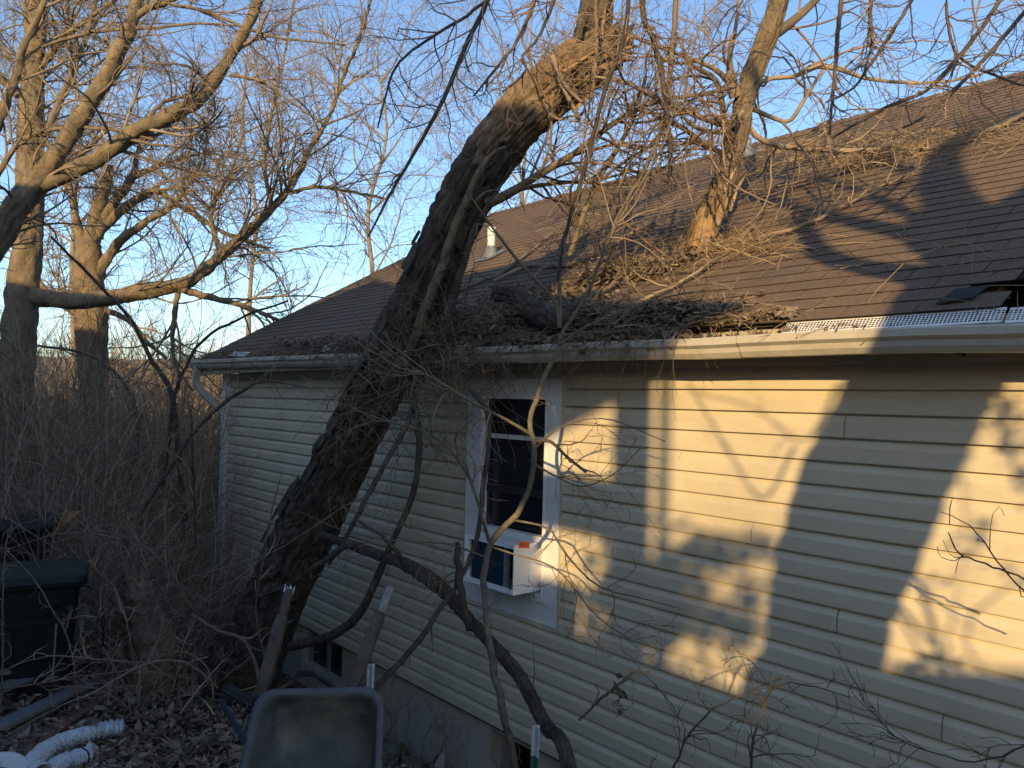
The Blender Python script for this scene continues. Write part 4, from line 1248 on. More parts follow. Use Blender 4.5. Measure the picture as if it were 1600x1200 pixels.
# weeds against the siding on the right
for lab, q_ in (('bare branching weed before the shaded siding below the trunk shadow', [(1160, 1330, 8, 2.6), (1175, 1180, 7, 2.65), (1190, 1110, 6, 2.7), (1215, 1070, 4, 2.72), (1260, 1070, 3, 2.75), (1330, 1090, 2, 2.75)]),
                ('bare weed branching low in front of the siding beside the propped branch', [(1010, 1330, 8, 2.9), (1060, 1180, 6, 2.9), (1100, 1120, 5, 2.9), (1150, 1090, 4, 2.9), (1220, 1060, 2, 2.9)]),
                ('budding twig entering over the sunlit siding at the right edge', [(1700, 960, 7, 2.3), (1600, 905, 6, 2.3), (1540, 880, 5, 2.3), (1500, 865, 4, 2.3), (1482, 832, 3, 2.3)]),
                ('thin twig curving in front of the sunlit siding at the far right edge', [(1720, 1000, 6, 2.35), (1610, 930, 5, 2.35), (1560, 880, 4, 2.35), (1520, 825, 3, 2.35), (1470, 800, 2, 2.35)]),
                ('dark weed reaching in from the lower right corner', [(1700, 1130, 6, 2.3), (1600, 1165, 5, 2.3), (1510, 1190, 4, 2.35), (1400, 1150, 3, 2.4), (1340, 1080, 2, 2.45)])):
    strand('weed', lab, 'plant', [(q[0], q[1], q[2] * .6, q[3]) for q in q_], 'twig_dark', twigs=13 if 'weed' in lab else 3, tl=.28, group='bare weeds in front of the siding', n=20, sides=6)

# ------------------------------------------------------------------ trees on the left
def bare_tree(name, label, trunk, limbs_, depth, material, tmat, n1, n2, n3, l1, l2, l3, root_xy=None, group=None, sides=28, wig=.2, extra=None, droop=0., rmin=.0025, r3=None, up=.05):
    tp = np.array([P(q[0], q[1], q[3] if len(q) > 3 else depth) for q in trunk])
    trd = np.array([q[2] * (q[3] if len(q) > 3 else depth) / FPX / 2 for q in trunk])
    b = gnd(tp[0][0], tp[0][1])
    root = thing(name, label, 'tree', b, group)
    tp = np.concatenate([[b - UP * .1], tp]); trd = np.concatenate([[trd[0] * 1.25], trd])
    bark_tube('trunk', tp, trd, material, root, rings=200, sides=sides, amp=.03 * trd[1] / .25, fa=5, fl=2.5, seed=depth)
    ls = []
    for lq in limbs_:
        l = trace([(q[0], q[1], q[2], q[3] if len(q) > 3 else depth) for q in lq], n=24, jit=.003)
        bark_tube('limb', l[0], l[1], material, root, rings=90, sides=14, amp=.02 * l[1][0] / .1, fa=3, fl=4, seed=len(ls))
        ls.append(l)
    par = batch(ls)
    up_tr = catmull(np.concatenate([tp, trd[:, None]], 1), 24)[10:]
    par = cat2(par, (up_tr[None, :, :3], up_tr[None, :, 3]), K=24)
    t1 = grow(par, n1, l1, rmax=.016, K=12, wig=wig * .5, up=up, droop=droop, rfrac=.45)
    t2 = grow(t1, n2, l2, rmax=.007, K=8, wig=wig * .75, droop=droop, rmin=rmin)
    t3 = grow(t2, n3, l3, rmax=.0042, K=6, wig=wig, rmin=rmin)
    tubes('crown', [t1, t2, t3], tmat, root, [6, 3, 3])
    return root

bare_tree('bare_tree', 'straight sunlit trunk at the left edge with long low limb reaching the roof',
          [(12, 800, 62), (18, 670, 56), (30, 520, 52), (38, 430, 48), (46, 340, 42), (48, 200, 38), (55, 60, 33), (60, -90, 30), (70, -300, 22)],
          [[(48, 462, 34), (100, 470, 30), (160, 466, 27), (230, 455, 25), (295, 440, 22), (340, 404, 20), (390, 358, 16), (428, 322, 14), (458, 285, 12), (483, 235, 10), (513, 186, 8), (537, 118, 7), (565, 50, 6), (590, -40, 5)],
           [(425, 325, 8), (414, 262, 7), (420, 200, 6), (435, 130, 5), (450, 60, 4), (462, -20, 4)],
           [(285, 452, 14), (330, 465, 11), (380, 478, 9), (435, 500, 6)],
           [(452, 302, 8), (490, 292, 6), (540, 298, 5), (600, 310, 4)],
           [(50, 250, 16), (80, 190, 12), (110, 120, 10), (140, 40, 8), (160, -60, 7)],
           [(46, 330, 14), (90, 270, 10), (130, 240, 8), (170, 200, 5)],
           [(30, 150, 14), (-30, 90, 12), (-90, 20, 9)],
           [(52, 120, 12), (100, 60, 10), (150, 20, 7), (210, -20, 6)],
           [(280, 440, 10), (270, 520, 8), (275, 570, 6), (300, 610, 4)],
           [(345, 400, 9), (330, 330, 7), (360, 270, 5), (380, 210, 4)]], 10.0, 'bark_tan', 'twig_tan', 190, 1900, 5200, 1.9, .75, .28)
bare_tree('bare_tree', 'forked tree with two smooth limbs crossing the upper left sky',
          [(-160, 800, 70), (-150, 640, 64), (-110, 540, 56), (-50, 445, 48), (0, 365, 42), (40, 305, 40), (72, 268, 36)],
          [[(66, 275, 34), (100, 225, 31), (150, 145, 27), (185, 80, 24), (208, 25, 22), (222, -40, 20), (240, -150, 14)],
           [(212, 25, 13), (235, 12, 12), (262, 2, 10), (300, -25, 9)],
           [(66, 290, 26), (115, 266, 28), (165, 240, 26), (212, 205, 25), (268, 180, 25), (310, 155, 22), (345, 113, 20), (375, 62, 18), (400, 12, 16), (420, -60, 12)],
           [(-20, 300, 12), (25, 230, 8), (67, 206, 7), (111, 201, 6), (175, 202, 5), (240, 218, 4)],
           [(-20, 220, 18), (0, 185, 16), (22, 125, 14), (38, 70, 12), (66, 10, 10), (90, -60, 8)],
           [(66, 73, 5), (115, 57, 6), (185, 45, 6), (236, 44, 5), (304, 37, 4), (371, 40, 3)],
           [(255, 4, 5), (320, 18, 6), (398, 49, 5), (455, 62, 4), (540, 70, 3)],
           [(225, 195, 9), (255, 160, 7), (300, 145, 5), (330, 110, 4)],
           [(360, 118, 6), (400, 125, 5), (440, 150, 4), (500, 190, 3)]], 7.2, 'bark_tan', 'twig_tan', 90, 800, 2200, 1.3, .5, .2, sides=36)
bare_tree('bare_tree', 'stocky pruned tree with twisted cut limbs behind the low limb',
          [(152, 800, 46), (148, 670, 43), (146, 570, 46), (142, 490, 48), (137, 425, 44), (138, 380, 38)],
          [[(140, 385, 30), (152, 335, 24), (166, 285, 18), (172, 258, 12)],
           [(150, 370, 22), (180, 315, 17), (205, 280, 12), (215, 240, 8), (230, 180, 5)],
           [(155, 360, 18), (195, 325, 15), (240, 298, 13), (262, 308, 10), (310, 340, 9), (360, 368, 7), (420, 388, 5)],
           [(132, 400, 20), (118, 340, 14), (112, 300, 9), (100, 240, 6)],
           [(145, 440, 20), (185, 380, 16), (230, 345, 12), (270, 320, 9), (310, 260, 6), (330, 200, 4)],
           [(140, 500, 16), (90, 470, 12), (60, 440, 9), (30, 380, 6)],
           [(150, 480, 12), (200, 500, 9), (225, 530, 8), (260, 560, 6)],
           [(205, 280, 8), (260, 255, 6), (320, 240, 5), (380, 250, 3)]], 11.8, 'bark_tan', 'twig_tan', 110, 1300, 3800, 1.5, .7, .26, wig=.26)
# bare trees beyond the house
G_B = 'bare trees standing beyond the house'
def back_tree(lab, x, d, ytop, wpx, n1, n2, n3, sx=80):
    jx = np.cumsum(rng.normal(0, 9, 7))
    tk = [(x - 10 + jx[0], 700, wpx * 1.2), (x + jx[1], 560, wpx), (x + jx[2], 440, wpx * .85), (x + jx[3], 330, wpx * .7), (x + jx[4] * 1.3, 210, wpx * .5), (x + jx[5] * 1.5, 90, wpx * .34), (x + jx[6] * 1.6, ytop, wpx * .2)]
    lm = []
    for k in range(9):
        y0 = 420 - k * 38; s = -1 if k % 2 else 1
        e = sx * rng.uniform(.5, 1.4); y0 += rng.uniform(-18, 18); v = rng.uniform(.45, 1.1)
        xs = x + np.interp(y0, [-60, 90, 210, 330, 440, 560], [jx[6] * 1.6, jx[5] * 1.5, jx[4] * 1.3, jx[3], jx[2], jx[1]])
        lm.append([(xs, y0, wpx * .4), (xs + s * e * .35, y0 - 50 * v, wpx * .28), (xs + s * e * .7 + rng.normal(0, 14), y0 - 130 * v, wpx * .2), (xs + s * e * 1.0 + rng.normal(0, 18), y0 - 190 * v, wpx * .14), (xs + s * e * 1.25 + rng.normal(0, 24), y0 - 270 * v, wpx * .07)])
    return bare_tree('bare_tree', lab, tk, lm, d, 'bark_far', 'twig_tan', n1, n2, n3, 1.9, .85, .32, group=G_B, sides=12, rmin=.0035, wig=.2)
back_tree('pale slim tree beyond the ridge seen right of the leaning trunk', 812, 15.5, -60, 10, 110, 1100, 2600, 90)
back_tree('pale bare tree beyond the ridge between the leaning trunk and broken limb', 1010, 16.5, -40, 10, 110, 1100, 2600, 100)
back_tree('tall bare tree beyond the far gable, left of the leaning trunk', 560, 17, -30, 9, 110, 1300, 1300, 110)
back_tree('bare tree far beyond the low limb left of the gable', 385, 22, 60, 8, 90, 1100, 2400, 90)
back_tree('slender bare tree at the far left behind the straight trunk', 95, 18, -60, 10, 90, 1000, 2400, 90)

# ------------------------------------------------------------------ overhanging boughs and the shade tree behind the viewpoint (its trunk shadow lies on the wall)
def back(p, n_t):                                        # walk up the sun ray to the plane n = n_t
    p = np.asarray(p, float)
    s = ((p - CAM) @ N - n_t) / (SUN_D @ N)
    return p - SUN_D * s
NS = -.5
def shade_pts(lst):
    out = []
    for x, y, wm, where in lst:
        p = wallhit(x, y, .015) if where == 'w' else roofhit(x, y)
        out.append(np.append(back(p, NS), wm / 2))
    return np.array(out)
stp = shade_pts([(1225, 1180, .52, 'w'), (1274, 1035, .49, 'w'), (1304, 900, .53, 'w'), (1352, 760, .58, 'w'), (1434, 600, .53, 'w')])
d0 = stp[0] - stp[1]
base = stp[0].copy()
gb = gnd(base[0] + d0[0] * .6, base[1] + d0[1] * .6)
shade = thing('shade_tree', 'big forked tree beside the viewpoint whose trunk shadow falls across siding and roof', 'tree', gb)
fork = shade_pts([(1520, 470, .50, 'r'), (1550, 420, .46, 'r')])
tp = np.concatenate([[np.append(gb - UP * .1, .36)], stp, fork])
bark_tube('trunk', tp[:, :3], tp[:, 3], 'bark_tan', shade, rings=160, sides=40, amp=.025, fa=6, fl=3)
sl = [[(1545, 445, .36, 'r'), (1440, 374, .22, 'r'), (1360, 353, .18, 'r'), (1280, 336, .15, 'r'), (1200, 314, .13, 'r'), (1110, 302, .10, 'r')],
      [(1530, 420, .40, 'r'), (1505, 350, .36, 'r'), (1470, 285, .30, 'r'), (1480, 235, .24, 'r'), (1560, 195, .2, 'r'), (1640, 160, .14, 'r')],
      [(1560, 400, .44, 'r'), (1590, 345, .40, 'r'), (1640, 300, .34, 'r'), (1720, 240, .24, 'r')],
      [(1500, 395, .2, 'r'), (1430, 342, .14, 'r'), (1360, 306, .1, 'r'), (1290, 283, .08, 'r'), (1195, 277, .06, 'r')],
      [(1540, 470, .34, 'r'), (1430, 430, .25, 'r'), (1345, 417, .20, 'r'), (1285, 398, .18, 'r'), (1264, 370, .15, 'r'), (1250, 340, .12, 'r')],
      [(1420, 268, .16, 'r'), (1330, 232, .12, 'r'), (1290, 215, .10, 'r'), (1240, 180, .07, 'r')]]
sls = []
for q_ in sl:
    a = catmull(shade_pts([(x, y, wm * .8, k) for x, y, wm, k in q_]), 18)
    bark_tube('limb', a[:, :3], a[:, 3], 'bark_tan', shade, rings=70, sides=16, amp=.012, fa=4, fl=4)
    sls.append((a[:14, :3] if False else a[:, :3], a[:, 3]))
par = batch(sls)
t1 = grow(par, 7, .8, rmax=.006, K=9, wig=.15, up=1.2, umin=.5)
t2 = grow(t1, 60, .4, rmax=.004, K=7)
tubes('crown', [t1, t2], 'twig_dark', shade, [5, 3])
low = [catmull(shade_pts(q_), 14) for q_ in ([(1385, 870, .03, 'w'), (1430, 900, .03, 'w'), (1455, 980, .022, 'w'), (1470, 1050, .02, 'w')], [(1390, 930, .02, 'w'), (1440, 990, .02, 'w'), (1500, 1050, .012, 'w')],
                                             [(1560, 600, .03, 'w'), (1570, 680, .022, 'w'), (1590, 760, .014, 'w')], [(1400, 960, .014, 'w'), (1425, 1000, .014, 'w'), (1450, 1055, .012, 'w')], [(1600, 900, .012, 'w'), (1520, 960, .012, 'w'), (1510, 1010, .012, 'w'), (1540, 1050, .01, 'w')], [(1500, 700, .008, 'w'), (1505, 850, .008, 'w'), (1480, 1000, .01, 'w'), (1475, 1060, .012, 'w')], [(1310, 600, .02, 'w'), (1255, 690, .014, 'w'), (1180, 640, .01, 'w'), (1090, 615, .008, 'w')], [(1240, 700, .018, 'w'), (1190, 780, .014, 'w'), (1130, 690, .012, 'w'), (1075, 600, .01, 'w')])]
lowb = (np.stack([a[:, :3] for a in low]), np.stack([a[:, 3] for a in low]))
g1 = grow(lowb, 16, .3, rmax=.004, K=7, wig=.2)
tubes('low_shoots', [lowb, g1], 'twig_dark', shade, 5)

fl_ = []
r4 = np.random.default_rng(4)
for (x, y, sx_, sy_, n) in [(1575, 650, 14, 40, 40), (1545, 640, 16, 20, 22), (1590, 740, 10, 30, 26), (1500, 850, 20, 14, 14), (1525, 830, 12, 10, 10), (1560, 890, 20, 20, 10), (1475, 920, 12, 8, 8), (1430, 1040, 40, 8, 20)]:
    for _ in range(n):
        fl_.append(back(wallhit(x + r4.normal(0, sx_), y + r4.normal(0, sy_)), NS + r4.normal(0, .1)))
fl_ = np.array(fl_)
leaves('dead_leaves', fl_, nrm(r4.normal(size=fl_.shape)), .05, 'dead_leaf', shade, .5, r4)

# boughs reaching in over the view
G_O = 'thin dark boughs drooping into the sky from overhead'
bough = [('long dark bough slanting across the sky left of the leaning trunk', [(800, -90, 9, 3.6), (757, 10, 9, 3.6), (720, 90, 8, 3.6), (690, 160, 7, 3.6), (650, 235, 6, 3.6), (612, 300, 5, 3.6), (575, 370, 3, 3.6)]),
         ('arched dark bough curling left across the sky from the long one', [(790, -20, 5, 3.5), (720, 30, 5, 3.5), (650, 75, 4, 3.5), (615, 110, 4, 3.5), (600, 160, 3, 3.5), (590, 200, 2.5, 3.5)]),
         ('short dark bough hanging directly left of the torn trunk top', [(850, -60, 7, 3.7), (832, 10, 7, 3.7), (810, 60, 6, 3.7), (785, 95, 5, 3.7), (740, 150, 3, 3.7)]),
         ('dark bough hooked beside the torn trunk top', [(880, -40, 6, 3.7), (862, 10, 6, 3.7), (840, 60, 5, 3.7), (815, 90, 5, 3.7), (822, 110, 4, 3.7), (785, 145, 3, 3.7)]),
         ('dark bough dropping in front of the ridge right of the trunk', [(985, -30, 7, 3.8), (975, 60, 7, 3.8), (945, 140, 7, 3.8), (925, 220, 7, 3.8), (905, 290, 6, 3.8), (885, 360, 5, 3.8), (872, 440, 5, 3.85)]),
         ('straight thin bough hanging down over the roof right of the broken limb', [(1320, -40, 7, 3.9), (1310, 40, 7, 3.9), (1306, 100, 6, 3.9), (1300, 160, 5, 3.9), (1296, 210, 3, 3.9)]),
         ('second hanging bough farther right over the ridge', [(1362, -40, 6, 3.9), (1360, 20, 6, 3.9), (1362, 70, 5, 3.9), (1350, 110, 3, 3.9)]),
         ('long bough sweeping down to the ridge at the middle right', [(1450, -40, 6, 3.8), (1400, 40, 6, 3.8), (1360, 100, 5, 3.8), (1330, 140, 4, 3.8), (1290, 160, 3, 3.8)]),
         ('long bough sweeping from the top right across the sunny roof', [(1600, -60, 7, 3.6), (1550, 20, 7, 3.6), (1505, 80, 7, 3.6), (1450, 140, 6, 3.6), (1380, 170, 5, 3.6), (1300, 215, 4, 3.6)]),
         ('rightmost long bough slanting over the ridge', [(1700, -100, 7, 3.5), (1600, 20, 7, 3.5), (1540, 90, 7, 3.5), (1490, 140, 6, 3.5), (1440, 185, 5, 3.5), (1410, 200, 3, 3.5)]),
         ('thin reddish bough arching low across the right sky', [(1480, -50, 5, 3.7), (1480, 30, 5, 3.7), (1500, 90, 4, 3.7), (1560, 120, 4, 3.7), (1620, 140, 3, 3.7)])]
for lab, q_ in bough:
    strand('bough', lab, 'branch', q_, 'twig_dark', 6, twigs=15, tl=.42, group=G_O, jit=.0015, tmat='twig_red', droop=-.03, twig2=3.2)
strand('bough', 'knotted bough holding a hanging tangle of twigs above the middle of the view', 'branch', [(1010, -60, 10, 4.2), (1005, 20, 9, 4.2), (1030, 90, 8, 4.2), (1040, 160, 8, 4.2), (1048, 240, 7, 4.25), (1045, 300, 5, 4.3)], 'twig_dark', 6, twigs=45, tl=.55, group=G_O, tmat='twig_red', droop=-.06, twig2=4)
strand('bough', 'pale thin bough hanging beside the broken limb foot', 'branch', [(1060, -40, 8, 4.4), (1050, 80, 8, 4.4), (1040, 180, 7, 4.4), (1010, 260, 6, 4.4), (970, 330, 5, 4.4), (935, 420, 4, 4.4)], 'twig_tan', 6, twigs=30, tl=.5, group=G_O, droop=-.05)

# ------------------------------------------------------------------ brush at the lower left
def shrub(label, x, y, d, n, h, spread, material, group, r):
    b0 = P(x, y, d); b = gnd(b0[0], b0[1])
    root = thing('leafless_shrub', label, 'shrub', b, group)
    st = b + np.stack([r.normal(0, spread * .25, n), r.normal(0, spread * .25, n), np.zeros(n)], 1)
    d_ = nrm(np.stack([r.normal(0, .45, n), r.normal(0, .45, n), np.ones(n)], 1))
    K = 12
    Pn = np.empty((n, K, 3)); Pn[:, 0] = st - UP * .05
    ln = h * r.uniform(.6, 1.25, n)
    cv = r.normal(0, .09, (n, 3)); cv[:, 2] -= .05
    for k in range(1, K):
        d_ = nrm(d_ + cv + r.normal(0, .09, (n, 3)))
        Pn[:, k] = Pn[:, k - 1] + d_ * (ln / (K - 1))[:, None]
    Rn = np.linspace(1, .3, K)[None] * r.uniform(.004, .011, n)[:, None]
    a = grow((Pn, Rn), n * 8, h * .38, rmax=.005, K=8, wig=.2, r=r, umin=.2)
    c = grow(a, n * 28, h * .16, rmax=.003, K=6, wig=.25, r=r)
    tubes('stems', [(Pn, Rn)], material, root, 5)
    tubes('twigs', [a, c], material, root, 3)
    return root
rb = np.random.default_rng(77)
G_H = 'leafless shrubs in the shade left of the house'
for lab, x, d, n, h, s in [('leafless shrub filling the gap left of the white corner trim', 262, 9.0, 30, 2.9, 1.2), ('leafless shrub crowding the trunk base on its left side', 235, 7.6, 24, 2.3, .9), ('leafless shrub below the stocky pruned tree', 175, 9.2, 34, 3.1, 1.5),
                           ('leafless shrub in front of the straight left trunk', 70, 8.6, 34, 2.9, 1.5), ('leafless shrub rising behind the dark bins', -10, 8.0, 24, 2.2, 1.4), ('low tangled shrub between bins and trunk base', 190, 6.9, 26, 1.25, 1.2),
                           ('low shrub squeezed between trunk base and wall', 350, 7.6, 10, .9, .6), ('farther leafless shrub right of the stocky tree', 230, 11.5, 30, 3.1, 2.0), ('farther leafless shrub left of the stocky tree', 110, 12.0, 30, 3.2, 2.0), ('low bramble shrub nearest the foil duct', 265, 5.9, 14, .9, .8)]:
    shrub(lab, x, 800, d, n, h, s, 'brush', G_H, rb)
# traced dark stems of the taller shrub
for lab, q_ in (('tall dark shrub stem forking near the downspout elbow', [(290, 830, 9, 8.0), (278, 700, 9, 8.0), (268, 615, 9, 8.0), (235, 560, 7, 8.0), (205, 500, 6, 8.0), (150, 440, 5, 8.0), (80, 370, 4, 8.0)]),
                ('slanting dark branch crossing before the white corner trim', [(220, 800, 6, 6.6), (300, 680, 6, 6.5), (350, 630, 6, 6.4), (400, 600, 5, 6.3), (440, 598, 3, 6.3), (480, 605, 2, 6.2)]),
                ('pale upright dead stem before the brush near the corner trim', [(306, 850, 4, 6.4), (304, 780, 4, 6.4), (300, 700, 4, 6.4), (298, 640, 3, 6.4)]),
                ('dark shrub stem leaning right below the hip of the roof', [(250, 780, 7, 8.2), (265, 680, 7, 8.2), (275, 610, 6, 8.2), (310, 540, 5, 8.2), (370, 500, 4, 8.2), (450, 470, 3, 8.2)]),
                ('crooked shrub stem in front of the far thicket', [(205, 760, 7, 8.8), (215, 660, 7, 8.8), (195, 600, 6, 8.8), (140, 555, 5, 8.8), (60, 540, 4, 8.8)])):
    strand('shrub_stem', lab, 'shrub', q_, 'twig_dark', 6, twigs=26, tl=.5, group='taller dark stems in the brush', tmat='brush', jit=.004)
# bramble canes, pale arcs
def thin(q_, f): return [(q[0], q[1], q[2] * f, q[3]) for q in q_]
G_C = 'pale bramble canes arching over the yard'
for lab, q_ in (('pale cane arching low over the leaf litter in front of the trunk base', [(340, 1075, 6, 4.9), (300, 1040, 6, 4.8), (260, 1032, 7, 4.7), (210, 1045, 6, 4.6), (150, 1080, 5, 4.5), (80, 1110, 4, 4.4), (10, 1150, 3, 4.3)]),
                ('cane running level across the front of the bins', [(230, 1036, 4, 4.6), (150, 1030, 4, 4.6), (70, 1026, 4, 4.5), (0, 1050, 3, 4.5), (-60, 1080, 3, 4.4)]),
                ('cane slanting from the bins toward the trunk base', [(0, 1078, 5, 4.4), (60, 1068, 5, 4.4), (130, 1056, 5, 4.5), (190, 1050, 4, 4.6), (240, 1035, 3, 4.7)]),
                ('kinked cane rising beside the dark bin lid', [(140, 1010, 4, 5.2), (150, 970, 4, 5.1), (165, 940, 5, 5.1), (178, 917, 4, 5.1), (150, 890, 3, 5.2), (130, 855, 3, 5.3)]),
                ('long thin cane upright right of the bins', [(215, 1100, 4, 5.0), (208, 1030, 4, 5.0), (198, 970, 4, 5.0), (180, 918, 3, 5.1)]),
                ('cane at the very left edge standing before the bins', [(2, 1110, 5, 4.7), (4, 1000, 5, 4.7), (5, 900, 4, 4.7), (12, 830, 3, 4.8)]),
                ('cane crossing diagonally before the bin body', [(125, 1120, 4, 4.9), (110, 1010, 4, 4.9), (80, 950, 4, 4.9), (50, 900, 3, 5.0), (10, 860, 3, 5.0)]),
                ('pale cane leaning across the leaning trunk base', [(420, 1060, 4, 5.4), (400, 960, 4, 5.3), (410, 880, 5, 5.2), (425, 800, 4, 5.1), (440, 740, 3, 5.1)]),
                ('thin cane drawn low over leaves at the bottom left', [(160, 1175, 4, 4.2), (230, 1168, 4, 4.2), (280, 1178, 3, 4.2), (330, 1200, 3, 4.1)]),
                ('pale cane crossing the trunk base toward the siding', [(300, 900, 4, 5.6), (380, 880, 4, 5.4), (450, 850, 4, 5.2), (540, 790, 4, 5.0), (600, 770, 3, 4.9)]),
                ('arched cane in the brush left of the trunk', [(330, 1000, 5, 5.8), (270, 900, 5, 5.7), (220, 850, 4, 5.7), (150, 830, 3, 5.7), (80, 850, 3, 5.7)]),
                ('long dark cane crossing behind the wheelbarrow handle', [(300, 960, 9, 5.6), (340, 985, 10, 5.5), (380, 1000, 10, 5.4), (400, 1040, 9, 5.3), (405, 1080, 8, 5.2)])):
    strand('bramble_cane', lab, 'bramble', thin(q_, .62), 'twig_tan' if 'pale' in lab else 'twig_brown', 6, twigs=9, tl=.25, group=G_C, tmat='brush', jit=.002)
# dense low mass of fine brush stems
nb = 5200
bx = rb.uniform(-80, 322, nb); bd = rb.uniform(6.6, 12.5, nb)
st = np.array([gnd(*P(x, 800, d)[:2]) for x, d in zip(bx, bd)])
d_ = nrm(np.stack([rb.normal(0, .6, nb), rb.normal(0, .6, nb), np.ones(nb)], 1))
Pn = np.empty((nb, 9, 3)); Pn[:, 0] = st
ln = rb.uniform(.6, 2.0, nb) * np.where(rb.random(nb) < .4, 1.6, 1) * np.clip((345 - bx) / 200 + .3, .35, 1)
cv = rb.normal(0, .12, (nb, 3))
for k in range(1, 9):
    d_ = nrm(d_ + cv + rb.normal(0, .12, (nb, 3)))
    Pn[:, k] = Pn[:, k - 1] + d_ * (ln / 8)[:, None]
Rn = np.linspace(1, .4, 9)[None] * rb.uniform(.0025, .006, nb)[:, None]
b1 = grow((Pn, Rn), 20000, .38, rmax=.0035, rmin=.002, K=6, wig=.25, r=rb)
o = tubes('undergrowth', [(Pn, Rn), b1], 'brush', None, 3)
props(o, 'dense tangle of leafless undergrowth stems behind the bins', 'undergrowth', kind='stuff')
nb = 3400                                               # taller wands rising over it
bx = rb.uniform(-80, 322, nb); bd = rb.uniform(8.6, 14.5, nb)
st = np.array([gnd(*P(x, 800, d)[:2]) for x, d in zip(bx, bd)])
keep = ((st - CAM) @ U > 10.2) | ((st - CAM) @ N < 2.5)
st, bx = st[keep], bx[keep]; nb = len(st)
d_ = nrm(np.stack([rb.normal(0, .4, nb), rb.normal(0, .4, nb), np.ones(nb)], 1))
Pn = np.empty((nb, 10, 3)); Pn[:, 0] = st
ln = rb.uniform(1.9, 3.6, nb) * np.where(bd[keep] > 11, 1.4, 1.0)
cv = rb.normal(0, .08, (nb, 3))
for k in range(1, 10):
    d_ = nrm(d_ + cv + rb.normal(0, .10, (nb, 3)))
    Pn[:, k] = Pn[:, k - 1] + d_ * (ln / 9)[:, None]
Rn = np.linspace(1, .35, 10)[None] * rb.uniform(.003, .008, nb)[:, None]
b1 = grow((Pn, Rn), 19000, .5, rmax=.004, rmin=.0025, K=6, wig=.22, r=rb, umin=.3)
b2 = grow(b1, 22000, .22, rmax=.003, rmin=.002, K=4, wig=.25, r=rb)
o = tubes('tall_undergrowth', [(Pn, Rn), b1, b2], 'brush', None, 3)
props(o, 'tall thin wands of leafless scrub under the left trees', 'undergrowth', kind='stuff')
# sunlit thicket farther off
nb = 4200
ang = rb.uniform(-.72, .0, nb); dd = rb.uniform(15, 45, nb) 
st = np.stack([dd * np.tan(ang), dd, np.zeros(nb)], 1)
keep = ((st - CAM) @ N < 2.0) | ((st - CAM) @ U > 12)
st = st[keep]; nb = len(st)
st[:, 2] = ZC + gz(st)
d_ = nrm(np.stack([rb.normal(0, .25, nb), rb.normal(0, .25, nb), np.ones(nb)], 1))
Pn = np.empty((nb, 8, 3)); Pn[:, 0] = st
ln = rb.uniform(1.8, 4.6, nb) * np.where(rb.random(nb) < .15, 1.6, 1)
for k in range(1, 8):
    d_ = nrm(d_ + rb.normal(0, .13, (nb, 3)))
    Pn[:, k] = Pn[:, k - 1] + d_ * (ln / 7)[:, None]
Rn = np.linspace(1, .35, 8)[None] * rb.uniform(.008, .03, nb)[:, None]
b1 = grow((Pn, Rn), 20000, 1.1, rmax=.010, rmin=.005, K=6, wig=.22, r=rb, umin=.2)
b2 = grow(b1, 24000, .45, rmax=.007, rmin=.004, K=4, wig=.25, r=rb)
o = tubes('far_thicket', [(Pn, Rn), b1, b2], 'wood_far', None, 3)
props(o, 'far sunlit thicket of bare scrub beyond the yard', 'thicket', kind='stuff')

nb = 2600
ang = rb.uniform(-.75, -.05, nb); dd = rb.uniform(45, 150, nb)
st = np.stack([dd * np.tan(ang), dd, np.zeros(nb)], 1)
st[:, 2] = ZC + gz(st)
d_ = nrm(np.stack([rb.normal(0, .12, nb), rb.normal(0, .12, nb), np.ones(nb)], 1))
Pn = np.empty((nb, 6, 3)); Pn[:, 0] = st
ln = rb.uniform(5, 10.5, nb)
for k in range(1, 6):
    d_ = nrm(d_ + rb.normal(0, .07, (nb, 3)))
    Pn[:, k] = Pn[:, k - 1] + d_ * (ln / 5)[:, None]
Rn = np.linspace(1, .25, 6)[None] * rb.uniform(.05, .11, nb)[:, None]
b1 = grow((Pn, Rn), 16000, 2.6, rmax=.035, rmin=.018, K=5, wig=.2, r=rb, umin=.3)
o = tubes('far_wood', [(Pn, Rn), b1], 'wood_far', None, 3)
props(o, 'hazy bare wood far down the slope at the left', 'wood', kind='stuff')

# ------------------------------------------------------------------ ground litter
def ground_litter():
    n = 15000
    x = ra.uniform(-60, 640, n); y = ra.uniform(960, 1330, n)
    pos = []
    d = np.stack([ray(a, b) for a, b in zip(x, y)])
    s = np.full(n, 0.0)
    for _ in range(1):
        lo = np.full(n, 1.0); hi = np.full(n, 14.0)
        for k in range(30):
            mid = (lo + hi) / 2
            p = CAM + d * mid[:, None]
            below = p[:, 2] < ZC + gz(p)
            hi = np.where(below, mid, hi); lo = np.where(below, lo, mid)
    p = CAM + d * hi[:, None]
    nn_ = (p - CAM) @ N
    p = p[nn_ < 3.4]
    p[:, 2] += ra.uniform(.005, .07, len(p))
    nn = nrm(ra.normal(size=p.shape) * .55 + UP)
    o = leaves('leaf_carpet', p, nn, .065, 'ground_leaf', None, .6, ra)
    props(o, 'brown fallen leaves carpeting the yard floor', 'leaves', kind='stuff')
ground_litter()
